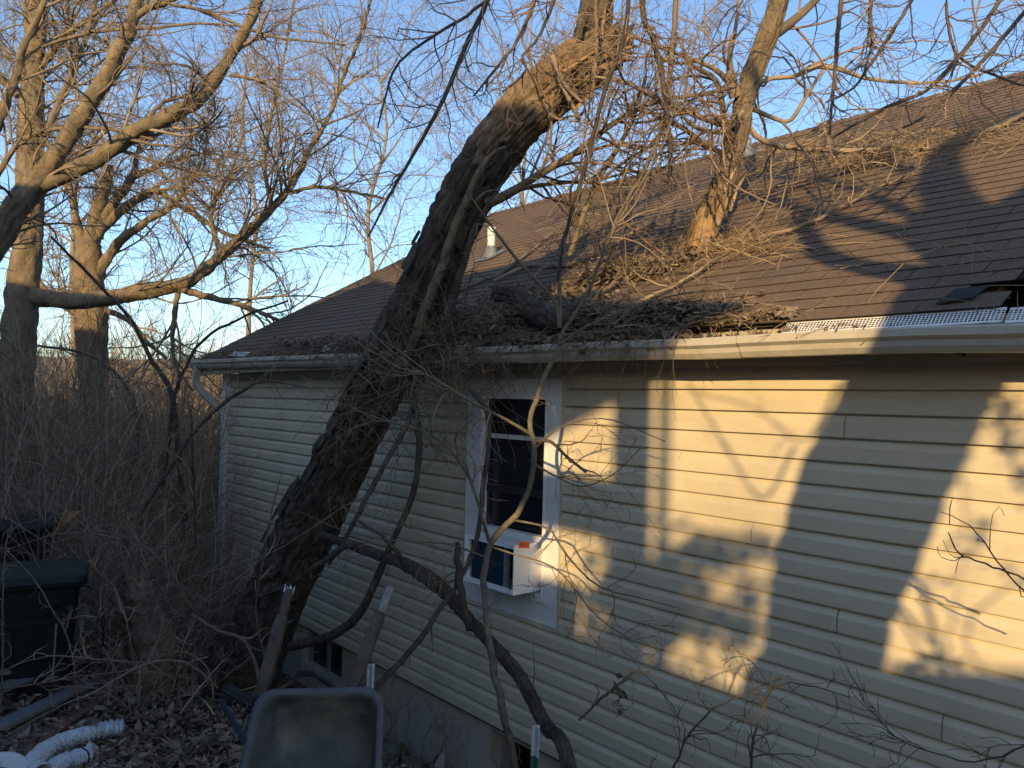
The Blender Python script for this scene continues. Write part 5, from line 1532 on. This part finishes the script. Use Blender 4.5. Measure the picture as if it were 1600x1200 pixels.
# rubble with moss at the foundation foot beside the wheelbarrow
n_ = 70
m = MB()
for k in range(n_):
    c = P(ra.uniform(590, 720), 1160, 5.6); t_ = ra.uniform(4.4, 6.6)
    p = H(t_, ra.uniform(.05, .45), 0); p = gnd(p[0], p[1]) + UP * ra.uniform(0, .05)
    r_ = ra.uniform(.03, .09)
    q_ = nrm(ra.normal(size=3)); a_ = nrm(np.cross(q_, UP)); b_ = np.cross(q_, a_)
    m.obox(p, q_ * r_, a_ * r_ * .8, b_ * r_ * .6)
o = m.build('moss_rubble', 'moss_rubble'); props(o, 'mossy stones heaped along the foundation foot', 'rubble', kind='stuff')

# ------------------------------------------------------------------ wheelbarrow standing on its nose
wc = P(483.2, 1207.8, 3.027)                             # tipped back about 35 degrees, leaning a little to the right
fw = np.array([.064, .998, 0])
e1 = nrm(np.array([.998, -.0235, .0575])); e2 = nrm(np.array([-.0336, .5744, .8179])); e2 = nrm(e2 - e1 * (e2 @ e1))
e3 = np.cross(e1, e2)
gw = gnd(*(wc - e2 * .75 + fw * .1)[:2])
wb = thing('wheelbarrow', 'grey wheelbarrow tipped up on its nose with wooden handles in the air', 'wheelbarrow', gw)
LT = lambda a, b, c: wc + e1 * a + e2 * b + e3 * c
def rrect(w0, w1, y0, y1, rad_, c, n=7):                # rounded quad, w0 half width at y0, w1 at y1
    cs = [(-w0, y0, math.pi, 1.5), (w0, y0, 1.5, 2), (w1, y1, 0, .5), (-w1, y1, .5, 1)]
    out = []
    for (x, y, a0, a1), (sx_, sy_), (b0_, b1_) in zip(cs, ((1, 1), (-1, 1), (-1, -1), (1, -1)), ((math.pi, 1.5 * math.pi), (1.5 * math.pi, 2 * math.pi), (0, .5 * math.pi), (.5 * math.pi, math.pi))):
        for k in range(n):
            a = b0_ + (b1_ - b0_) * k / (n - 1)
            out.append((x + sx_ * rad_ + rad_ * math.cos(a), y + sy_ * rad_ + rad_ * math.sin(a), c))
    return out
secs = [rrect(.305, .268, -.52, .318, .085, -.022), rrect(.312, .275, -.53, .325, .09, -.004), rrect(.302, .266, -.52, .316, .085, .006), rrect(.284, .250, -.50, .298, .075, .001),
        rrect(.272, .240, -.485, .286, .07, -.02), rrect(.24, .205, -.42, .235, .08, -.14), rrect(.21, .175, -.36, .19, .09, -.185), rrect(.14, .12, -.25, .11, .09, -.20)]
V = [LT(*p) for s_ in secs for p in s_]
n_ = len(secs[0])
F = [(k * n_ + i, k * n_ + (i + 1) % n_, (k + 1) * n_ + (i + 1) % n_, (k + 1) * n_ + i) for k in range(len(secs) - 1) for i in range(n_)]
V.append(LT(0, -.07, -.202)); L0 = (len(secs) - 1) * n_
f3 = [(L0 + i, L0 + (i + 1) % n_, len(V) - 1) for i in range(n_)]
tray = link('tray', fast_mesh('tray', V[:], F[n_ * 3:], f3), 'tray', wb, True)
m_ = fast_mesh('rim', V[:n_ * 4], F[:n_ * 3]); rim = link('rim', m_, 'tray_rim', tray, True)
ts = tray.modifiers.new('thick', 'SOLIDIFY'); ts.thickness = .006
for sgn in (-1, 1):
    pt = LT(sgn * .236, .79, -.10)
    pb = P(409, 1080, 3.36) if sgn < 0 else P(549, 1078, 3.36)
    low_ = pb + (pb - pt) * .10
    ax = nrm(pt - low_)
    grip = pt - ax * .11
    s1 = nrm(np.cross(ax, e3)); s2 = np.cross(s1, ax)
    hh = MB()
    ring = []
    Ls = np.linalg.norm(grip - low_)
    for f, a in ((0, .026), (.6, .027), (.88, .026), (.97, .023), (1.0, .020)):
        c = low_ + (grip - low_) * f
        ring.append([c + s1 * a * x + s2 * a * .8 * y for x, y in ((-1, -1), (1, -1), (1, 1), (-1, 1))])
    V = [p for r_ in ring for p in r_]
    hh.add(V, [(k * 4 + i, k * 4 + (i + 1) % 4, (k + 1) * 4 + (i + 1) % 4, (k + 1) * 4 + i) for k in range(4) for i in range(4)] + [(0, 3, 2, 1), (16, 17, 18, 19)])
    ho = hh.build('handle', 'handle_wood', wb)
    bv = ho.modifiers.new('bev', 'BEVEL'); bv.width = .006; bv.segments = 2
    gm = MB(); gm.tube([grip - ax * .004, grip + ax * .03, grip + ax * .09, pt + ax * .003, pt + ax * .008], [.021, .020, .021, .019, .012], 12)
    gm.build('grip', 'handle_grey' if sgn > 0 else 'handle_wood', ho, True)
    if sgn < 0:
        for k_ in range(9):
            o_ = s1 * ra.uniform(-.016, .016) + s2 * ra.uniform(-.016, .016)
            splinter(pt - ax * .012 + o_, pt + ax * ra.uniform(.012, .03) + o_ * 1.25, .005, 'splinter', ho, 'post_white')
# legs and braces: dark steel
m = MB(); m.bar(P(352, 1078, 3.35), P(398, 1102, 3.2), .028, .012, up=e2); m.bar(P(352, 1070, 3.36), P(398, 1093, 3.21), .012, .02, up=e2); m.build('leg', 'black_steel', wb)
m = MB(); m.bar(P(346, 1098, 3.35), P(384, 1160, 3.1), .03, .008, up=fw); m.build('leg', 'blue_steel', wb)
m = MB(); m.bar(P(468, 1052, 3.35), P(490, 1052, 3.35), .025, .02, up=fw); m.bar(P(458, 1064, 3.34), P(470, 1050, 3.35), .02, .02, up=fw); m.bar(P(488, 1052, 3.35), P(530, 1080, 3.25), .012, .02, up=fw); m.build('cross_brace', 'black_steel', wb)
# wheel at the nose, out of sight behind the tray foot
wcen = LT(0, -.62, -.12)
an = np.linspace(0, 2 * math.pi, 25)[:-1]
m = MB()
rg = np.array([wcen + (e2 * math.cos(a) + e3 * math.sin(a)) * .15 for a in an])
v, f = [], []
for i, a in enumerate(an):
    rdir = e2 * math.cos(a) + e3 * math.sin(a)
    for b in np.linspace(0, 2 * math.pi, 9)[:-1]:
        v.append(wcen + rdir * (.15 + .04 * math.cos(b)) + e1 * .04 * math.sin(b))
for i in range(24):
    for j in range(8):
        f.append((i * 8 + j, i * 8 + (j + 1) % 8, ((i + 1) % 24) * 8 + (j + 1) % 8, ((i + 1) % 24) * 8 + j))
tyre = link('wheel', fast_mesh('wheel', v, f), 'bin_black', wb, True)
m = MB(); m.tube([wcen - e1 * .06, wcen + e1 * .06], [.05, .05], 14); m.build('rim', 'galv', tyre)

cre = thing('creeper', 'leafless dead creeper clinging to the foundation beside the wheelbarrow', 'vine', gnd(*wallhit(670, 1150, .03)[:2]))
r9 = np.random.default_rng(19)
lines = []
for k in range(15):
    x = 612 + k * 15 + r9.normal(0, 6)
    tt_ = (wallhit(x, 1150, .0) - CAM) @ U
    z = -2.9; pts_ = []
    dt = r9.normal(0, .03)
    for j in range(KB):
        pts_.append(H(tt_, .0 + r9.uniform(.0, .03), z))
        z += r9.uniform(.02, .065); dt = dt * .6 + r9.normal(0, .03); tt_ += dt
    lines.append((np.array(pts_), np.linspace(.005, .0016, KB) * r9.uniform(.6, 1.4)))
lb_ = batch(lines)
c1 = grow(lb_, 110, .3, rmax=.003, K=8, wig=.3, r=r9)
c1[0][:, :] -= N * np.clip(((c1[0] - CAM) @ N - (D + .01)), 0, 9)[..., None]
tubes('stem', [lb_], 'twig_brown', cre, 5, kind='stuff')
tubes('twigs', [c1], 'brush', cre, 3, kind='stuff')

# ------------------------------------------------------------------ fence posts and wire
def tpost(x, y, d, label, mats, wpx):
    top = P(x, y, d); b = gnd(top[0], top[1])
    root = thing('fence_post', label, 'fence post', b, 'steel posts along the wire fence')
    lean_ = np.array([.015, -.01, 0])
    def seg(z0, z1, mt, name):
        m = MB()
        p0 = b + UP * z0 + lean_ * z0; p1 = b + UP * z1 + lean_ * z1
        m.bar(p0 , p1, .036, .005, up=nrm(np.array([.5, -1, 0])))
        nn_ = nrm(np.array([.5, -1, 0]))
        m.bar(p0 + nn_ * .017, p1 + nn_ * .017, .005, .028, up=nn_)
        if name == 'post_body':
            for z in np.arange(z0 + .1, z1 - .02, .055):
                q_ = b + UP * z + lean_ * z + nn_ * .006
                m.obox(q_, np.array([.006, 0, 0]), np.array([0, .006, 0]), np.array([0, 0, .008]))
        m.build(name, mt, root)
    Hh = top[2] - b[2]
    seg(-.2, Hh - .13, mats[0], 'post_body'); seg(Hh - .128, Hh, mats[1], 'post_tip')
    return b, top
pA = tpost(831, 1132, 3.35, 'green steel post with white tip at the foot of the sapling', ('post_green', 'post_white'), 14)
pB = tpost(575, 1036, 3.75, 'dark red steel post with white edge behind the wheelbarrow', ('post_red', 'post_white'), 10)
fen = thing('wire_fence', 'slack rusty wire mesh strung low between the steel posts', 'fence', pA[0])
m_p, m_r = [], []
Lf = np.linalg.norm((pB[0] - pA[0])[:2])
for i in range(16):                                      # upright wires, slack
    f_ = i / 15
    b = pA[0] + (pB[0] - pA[0]) * f_; b = gnd(b[0], b[1])
    top = .62 - .12 * math.sin(f_ * 3.1)
    q_ = np.array([b + UP * top * k / 9 + np.array([*ra.normal(0, .007, 2), 0]) for k in range(10)])
    m_p.append(q_); m_r.append(np.full(10, .0018))
for j in range(6):
    q_ = []
    for k in range(10):
        f_ = k / 9
        b = pA[0] + (pB[0] - pA[0]) * f_; b = gnd(b[0], b[1])
        q_.append(b + UP * (.08 + j * .1 - .1 * math.sin(f_ * 3.1) * (j / 6)) + ra.normal(0, .008, 3))
    m_p.append(np.array(q_)); m_r.append(np.full(10, .0018))
tubes('wire_mesh', [(np.array(m_p), np.array(m_r))], 'wire', fen, 4)

# ------------------------------------------------------------------ bins and rubbish
def bin_(label, x, d, w_, h, depth_, ztop, rot, material, detail=True):
    c = P(x, 950, d); b = gnd(c[0], c[1])
    root = thing('wheelie_bin', label, 'bin', b, 'dark plastic bins at the left edge')
    ca, sa = math.cos(rot), math.sin(rot)
    ex = np.array([ca, sa, 0]); ey = np.array([-sa, ca, 0])
    Q = lambda a, bb, z: b + ex * a + ey * bb + UP * z
    def loop(hw, hd, z, rd_=.06):
        out = []
        for cx_, cy_, a0 in ((hw - rd_, hd - rd_, 0), (-hw + rd_, hd - rd_, 90), (-hw + rd_, -hd + rd_, 180), (hw - rd_, -hd + rd_, 270)):
            for k in range(5):
                a = R(a0 + 22.5 * k)
                out.append(Q(cx_ + rd_ * math.cos(a), cy_ + rd_ * math.sin(a), z))
        return out
    def loft(loops, name, mt, parent, cap0=True):
        V = [p for l in loops for p in l]; n = len(loops[0])
        F = [(k * n + i, k * n + (i + 1) % n, (k + 1) * n + (i + 1) % n, (k + 1) * n + i) for k in range(len(loops) - 1) for i in range(n)]
        f3 = []
        for li in (0, len(loops) - 1):
            V.append(np.mean(loops[li], 0)); c_i = len(V) - 1
            for i in range(n): f3.append((li * n + i, li * n + (i + 1) % n, c_i) if li else (li * n + (i + 1) % n, li * n + i, c_i))
        return link(name, fast_mesh(name, V, F, f3), mt, parent, False)
    hw, hd = w_ / 2, depth_ / 2
    loft([loop(hw * .8, hd * .8, .04), loop(hw * .83, hd * .83, h * .3), loop(hw * .85, hd * .85, h * .31), loop(hw * .9, hd * .9, h * .62), loop(hw * .875, hd * .875, h * .63), loop(hw * .94, hd * .94, h * .9)], 'body', material, root)
    loft([loop(hw * 1.0, hd * 1.0, h * .9), loop(hw * 1.03, hd * 1.03, h * .915, .08), loop(hw * 1.04, hd * 1.04, h * .95, .09), loop(hw * 1.0, hd * 1.0, h * .985, .09), loop(hw * .9, hd * .9, h, .1)], 'lid', material, root)
    if detail:
        for k in (-.5, 0, .5): MB().obox(Q(k * w_ * .55, -hd * .89, h * .46), ex * .03, ey * .012, UP * h * .14).build('rib', material, root)
        m = MB(); m.obox(Q(hw * .55, -hd * 1.0, h * .80), ex * .05, ey * .014, UP * .02); m.build('handle', 'bin_black', root)
        for s_ in (-1, 1):
            m = MB(); c0 = Q(s_ * hw * .8, hd * .75, .10); m.tube([c0 - ex * .03, c0 + ex * .03], [.10, .10], 16); m.build('wheel', 'bin_black', root)
    return root
bin_('dark green lidded bin nearest at the left edge', 20, 5.6, .92, .86, .70, 0, R(28), 'bin_plastic')
bin_('black bin behind the green lidded one', -12, 6.9, .92, 1.04, .7, 0, R(20), 'bin_black')
# thin stake leaning on the bin
b = groundhit(82, 1062)
m = MB(); m.tube([P(82, 1062, 5.0), P(88, 975, 5.0)], [.006, .006], 8)
o = m.build('metal_rod', 'galv'); props(o, 'thin grey rod leaning upright against the green bin', 'rod')
# wire coil
q_ = []
for k in range(90):
    a = k / 90 * 2 * math.pi * 4
    q_.append(P(130 + 10 * math.cos(a) + k * .05, 965 + 14 * math.sin(a) - 10 + k * .25, 5.2 + .03 * math.sin(a)))
m = MB(); m.tube(np.array(q_), np.full(90, .0025), 5); o = m.build('wire_coil', 'wire'); props(o, 'loose coil of grey wire hanging right of the green bin', 'wire')
l = trace([(105, 925, 4, 5.6), (125, 915, 4, 5.5), (145, 918, 4, 5.4), (157, 935, 4, 5.3), (162, 975, 4, 5.2), (160, 1010, 4, 5.2)], n=30)
o = tubes('black_hose', [(l[0][None], l[1][None])], 'cable_black', None, 8); props(o, 'thin black hose arching beside the green bin', 'hose')

# orange board
q_ = [P(70, 838, 7.0), P(38, 845, 7.0), P(100, 798, 7.4), P(112, 818, 7.4)]
cc = np.mean(q_, 0); 
ax1 = nrm(q_[2] - q_[1]); ax2 = nrm(np.cross(ax1, np.array([.5, -.8, .3])))
ob = MB()
ob.obox(cc - ax2 * .0, ax1 * .25, nrm(q_[0] - q_[1] + np.array([0, 0, -.02])) * .10, np.cross(ax1, nrm(q_[0] - q_[1])) * .006)
o = ob.build('orange_panel', 'orange_board'); props(o, 'orange brown panel lodged in the brush above the bins', 'panel')
l = P(70, 830, 7.3)
m = MB(); m.bar(gnd(l[0], l[1]), l, .05, .05); m.build('prop_stick', 'plank_grey', o)

# weathered planks
G_P = 'weathered planks on the ground'
def plank(label, x0, y0, x1, y1, w_, material, th=.025, lift=.05, grp=G_P):
    p0, p1 = groundhit(x0, y0) + UP * lift, groundhit(x1, y1) + UP * (lift + .02)
    root = thing('plank', label, 'plank', (p0 + p1) / 2 - UP * lift, grp)
    m = MB(); m.bar(p0, p1, w_, th)
    o = m.build('board', material, root)
    bv = o.modifiers.new('bev', 'BEVEL'); bv.width = .004
plank('dark red board lying under the foil duct', 20, 1192, 180, 1082, .17, 'plank_red', lift=.04)
plank('grey weathered plank above the red board', -10, 1165, 140, 1092, .14, 'plank_grey', lift=.10)
plank('second grey plank sloping to the bin foot', -25, 1120, 70, 1082, .14, 'plank_grey', lift=.14)
plank('shorter grey plank tilted against the bin', 0, 1098, 55, 1070, .10, 'plank_grey', lift=.2)
plank('low grey plank at the left bottom', -20, 1180, 60, 1128, .12, 'plank_grey', lift=.03)
# foil duct
dp = [(64, 1238, .1), (50, 1222, .09), (68, 1200, .09), (100, 1182, .09), (138, 1172, .10), (168, 1166, .11), (190, 1166, .12)]
dpts = []
for x, y, l_ in dp:
    dpts.append(groundhit(x, y) + UP * l_)
dc = catmull(np.array(dpts), 150)
dr = .048 + .009 * np.sin(np.arange(150) * 2 * math.pi / 4.6) + ra.normal(0, .002, 150)
fd_ = thing('foil_duct', 'crumpled silver foil dryer duct bent into a hook on the leaves', 'duct', dc[75] - UP * .06)
m = MB(); m.tube(dc, dr, 18, cap=False); m.v[0] = m.v[0] + ra.normal(0, .0016, m.v[0].shape); fo1 = m.build('corrugated_tube', 'foil', fd_)
dp2 = [groundhit(x, y) + UP * .07 for x, y in ((64, 1236), (92, 1216), (116, 1207), (130, 1202))]
dc2 = catmull(np.array(dp2), 80)
m = MB(); m.tube(dc2, .05 + .008 * np.sin(np.arange(80) * 2 * math.pi / 4.6) + ra.normal(0, .0015, 80), 18, cap=False); m.v[0] = m.v[0] + ra.normal(0, .0016, m.v[0].shape); m.build('corrugated_tube', 'foil', fd_)
ce = dc2[-1]
V = []
for k in range(7):
    for j in range(12):
        a = j / 12 * 2 * math.pi
        V.append(ce + nrm(dc2[-1] - dc2[-4]) * (k * .016) + (np.array([0, 0, 1]) * math.sin(a) + np.array([.5, .85, 0]) * math.cos(a)) * (.05 + .010 * k * ra.uniform(.3, 1.0) * (k < 5)) * ra.uniform(.8, 1.1))
F = [(k * 12 + j, k * 12 + (j + 1) % 12, (k + 1) * 12 + (j + 1) % 12, (k + 1) * 12 + j) for k in range(6) for j in range(12)]
link('torn_end', fast_mesh('torn_end', V, F), 'foil', fd_)
m = MB()
an = np.linspace(0, 2 * math.pi, 15)[:-1]
i_ = 68
T = nrm(dc2[i_] - dc2[i_ - 1]); s1 = nrm(np.cross(T, UP)); s2 = np.cross(s1, T)
m.tube(np.array([dc2[i_] + (s1 * math.cos(a) + s2 * math.sin(a)) * .057 for a in np.append(an, an[0])]), np.full(15, .004), 6, False)
m.build('clamp_band', 'cable_black', fd_)
# white pot lid at the corner
c = groundhit(-6, 1232) + UP * .08
tl_ = nrm(np.array([.2, -.3, 1]))
s1 = nrm(np.cross(tl_, [1, 0, 0])); s2 = np.cross(tl_, s1)
m = MB(); V = []
rr_ = [(.145, -.03), (.15, 0), (.14, .012), (.12, .004), (.08, -.03), (.0001, -.045)]
for r_, z in rr_:
    for k in range(28):
        a = k / 28 * 2 * math.pi
        V.append(c + (s1 * math.cos(a) + s2 * math.sin(a)) * r_ + tl_ * z)
F = [(j * 28 + k, j * 28 + (k + 1) % 28, (j + 1) * 28 + (k + 1) % 28, (j + 1) * 28 + k) for j in range(5) for k in range(28)]
o = link('plastic_bowl', fast_mesh('plastic_bowl', V, F), 'white_plastic', None, True); props(o, 'white plastic bowl lying at the bottom left corner', 'bowl')
so = o.modifiers.new('t', 'SOLIDIFY'); so.thickness = .004
# rotten stump in the brush
sp0 = P(235, 1060, 6.2); sb0 = gnd(sp0[0], sp0[1])
stp_ = [sb0 - UP * .1, P(240, 1010, 6.25), P(228, 950, 6.3), P(208, 888, 6.35)]
stump = thing('rotten_stump', 'rotten leaning stump half hidden in brush left of the trunk', 'stump', sb0)
bark_tube('stump_body', stp_, [.24, .2, .16, .10], 'rotten', stump, rings=120, sides=44, amp=.04, fa=7, fl=6, seed=5, lump=.2)
for (x0, y0, x1, y1, w_) in ((205, 905, 192, 880, 12), (215, 905, 206, 876, 10), (225, 915, 218, 890, 9)):
    splinter(P(x0, y0, 6.25), P(x1, y1, 6.25), w_ * 6 / FPX / 2, 'splinter', stump, 'rotten')

# ------------------------------------------------------------------ neighbouring house behind the viewpoint (throws the big shade over the yard)
NP = -4.5
def Q(x, y, out=.015):                                   # shadow position on the wall -> (t, z) in the neighbour's front plane
    p = back(wallhit(x, y, out), NP) - CAM
    return p @ U, p[2]
S_BACK = (D - NP) / (SUN_D @ N)
nei = thing('neighbour_house', 'low roofed neighbouring house behind the viewpoint throwing shade on the yard', 'house', H(4, D - NP, -1.6))
tL = Q(845, 680)[0]
prof = [(tL, -3.2), (tL, 4.45), (0.3, 4.25), (1.5, 4.75), (2.9, 4.0), (4.0, 3.75), (7.0, 3.35), (16, 2.3), (16, -3.2)]  # unseen outline; the gable bump is added for the shade it throws
m = MB()
nO = D - NP
n_ = len(prof)
a = [H(t, nO, z) for t, z in prof]; b = [H(t, nO + 4.5, z - (0.3 if z > 0 else 0)) for t, z in prof]
m.add(a + b, [(i, (i + 1) % n_, n_ + (i + 1) % n_, n_ + i) for i in range(n_)] + [(0, 1, 2, 8), (2, 5, 6, 8), (9, 10, 11, 17), (11, 14, 15, 17)], [(2, 3, 4), (2, 4, 5), (6, 7, 8), (11, 12, 13), (11, 13, 14), (15, 16, 17)])
m.build('wall', 'house_grey', nei)
deck = thing('raised_deck', 'raised wooden deck with posts and railing on the neighbouring house', 'deck', H(-5, nO, -1.6))
tP0, tP1 = Q(960, 700)[0], Q(1003, 700)[0]
tR0, tR1 = Q(1030, 700)[0], Q(1042, 700)[0]
z_top = Q(960, 592)[1] + .10
zf = Q(925, 1008)[1]
m = MB(); m.hbox(tP1, tP0, nO - .1, nO + .02, zf, z_top + .3); m.build('post', 'deck_wood', deck)
m = MB(); m.hbox(tR1, tR0, nO - .03, nO + .01, zf, z_top + .3); m.build('post', 'deck_wood', deck)
m = MB(); m.hbox(-14, tL - .002, nO - .1, nO + 2.5, zf - .3, zf); fl = m.build('deck_floor', 'deck_wood', deck)
m = MB(); m.hbox(-14, tL - .002, nO - .05, nO, -3.0, zf - .302); m.build('added_shade_skirting', 'deck_wood', deck)  # unseen boards added down to the ground to shade everything below
zr0, zr1 = Q(925, 840)[1], Q(925, 748)[1]
m = MB(); m.hbox(tP0 + .002, tL - .002, nO - .04, nO, zr0, zr1); m.build('rail_board', 'deck_wood', deck)
zb1 = Q(925, 925)[1]
m = MB(); m.hbox(tP0 + .002, tL - .002, nO - .04, nO, zb1 - .06, zb1); m.build('rail_board', 'deck_wood', deck)
for x in (898, 916, 932, 950):
    t_ = Q(x, 960)[0]
    m = MB(); m.hbox(t_ - .025, t_ + .025, nO - .03, nO, zf + .002, zb1 - .062); m.build('baluster', 'deck_wood', deck)
m = MB(); m.hbox(Q(886, 960)[0], tL + .25, nO - .08, nO - .042, zf + .002, zb1 - .062); m.build('added_shade_post', 'deck_wood', deck)  # unseen post added to keep the sun off the window casing foot
tE = Q(1135, 600)[0]
m = MB()
m.add([H(tE - .1, nO - .1, z_top + .15), H(tL - .002, nO - .1, z_top + .12), H(tL - .002, nO - .1, z_top + .55), H(tE + .3, nO - .1, z_top + .22), H(tE - .1, nO + 2.3, z_top + .1), H(tL - .002, nO + 2.3, z_top + .1), H(tL - .002, nO + 2.3, z_top + .8), H(tE + .3, nO + 2.3, z_top + .5)],
      [(0, 1, 2, 3), (4, 7, 6, 5), (0, 4, 5, 1), (1, 5, 6, 2), (2, 6, 7, 3), (3, 7, 4, 0)])
m.build('porch_roof', 'house_grey', deck)
tX, zX = Q(1370, 1055)
tY, zY = Q(1600, 1064)
gx = (zY - zX) / (tY - tX)
m = MB()
ta, tb_ = tX + .35, tY - 3
pr = [(ta, -2.6), (ta, zX + gx * .35), (tb_, zY - gx * 3), (tb_, -2.6)]
m.box8([H(ta, nO - .3, -2.6), H(ta, nO - .102, -2.6), H(tb_, nO - .102, -2.6), H(tb_, nO - .3, -2.6), H(ta, nO - .3, pr[1][1]), H(ta, nO - .102, pr[1][1]), H(tb_, nO - .102, pr[2][1]), H(tb_, nO - .3, pr[2][1])])
m.build('added_shade_slab', 'deck_wood', deck)  # unseen sloped slab added to cut off the sunlit patch along its top
# evergreen shrub on the deck: its dappled shadow
ev = thing('evergreen_shrub', 'leafy evergreen shrub beside the neighbouring deck railing', 'shrub', H(*[Q(1110, 1010)[0], nO + 1.0, -1.6]))
cen, r2 = [], np.random.default_rng(8)
pl = []
for (x, y, sx_, sy_, n) in [(1070, 930, 30, 42, 230), (1125, 862, 45, 11, 150), (1055, 985, 25, 28, 150), (1130, 940, 36, 30, 30), (1050, 885, 22, 20, 120), (1015, 930, 20, 60, 260), (1200, 960, 12, 50, 160)]:
    for _ in range(n):
        t_, z_ = Q(x + r2.normal(0, sx_), y + r2.normal(0, sy_))
        pl.append(H(t_, nO + r2.normal(.2, .25), z_))
pl = np.array(pl)
leaves('foliage', pl, nrm(r2.normal(size=pl.shape)), .10, 'leaf_green', ev, .4, r2)
m = MB(); c = np.mean(pl, 0); g0 = gnd(c[0], c[1]); m.tube([g0, (g0 + c) / 2, c], [.05, .04, .015], 8); m.build('stem', 'bark_dark', ev)
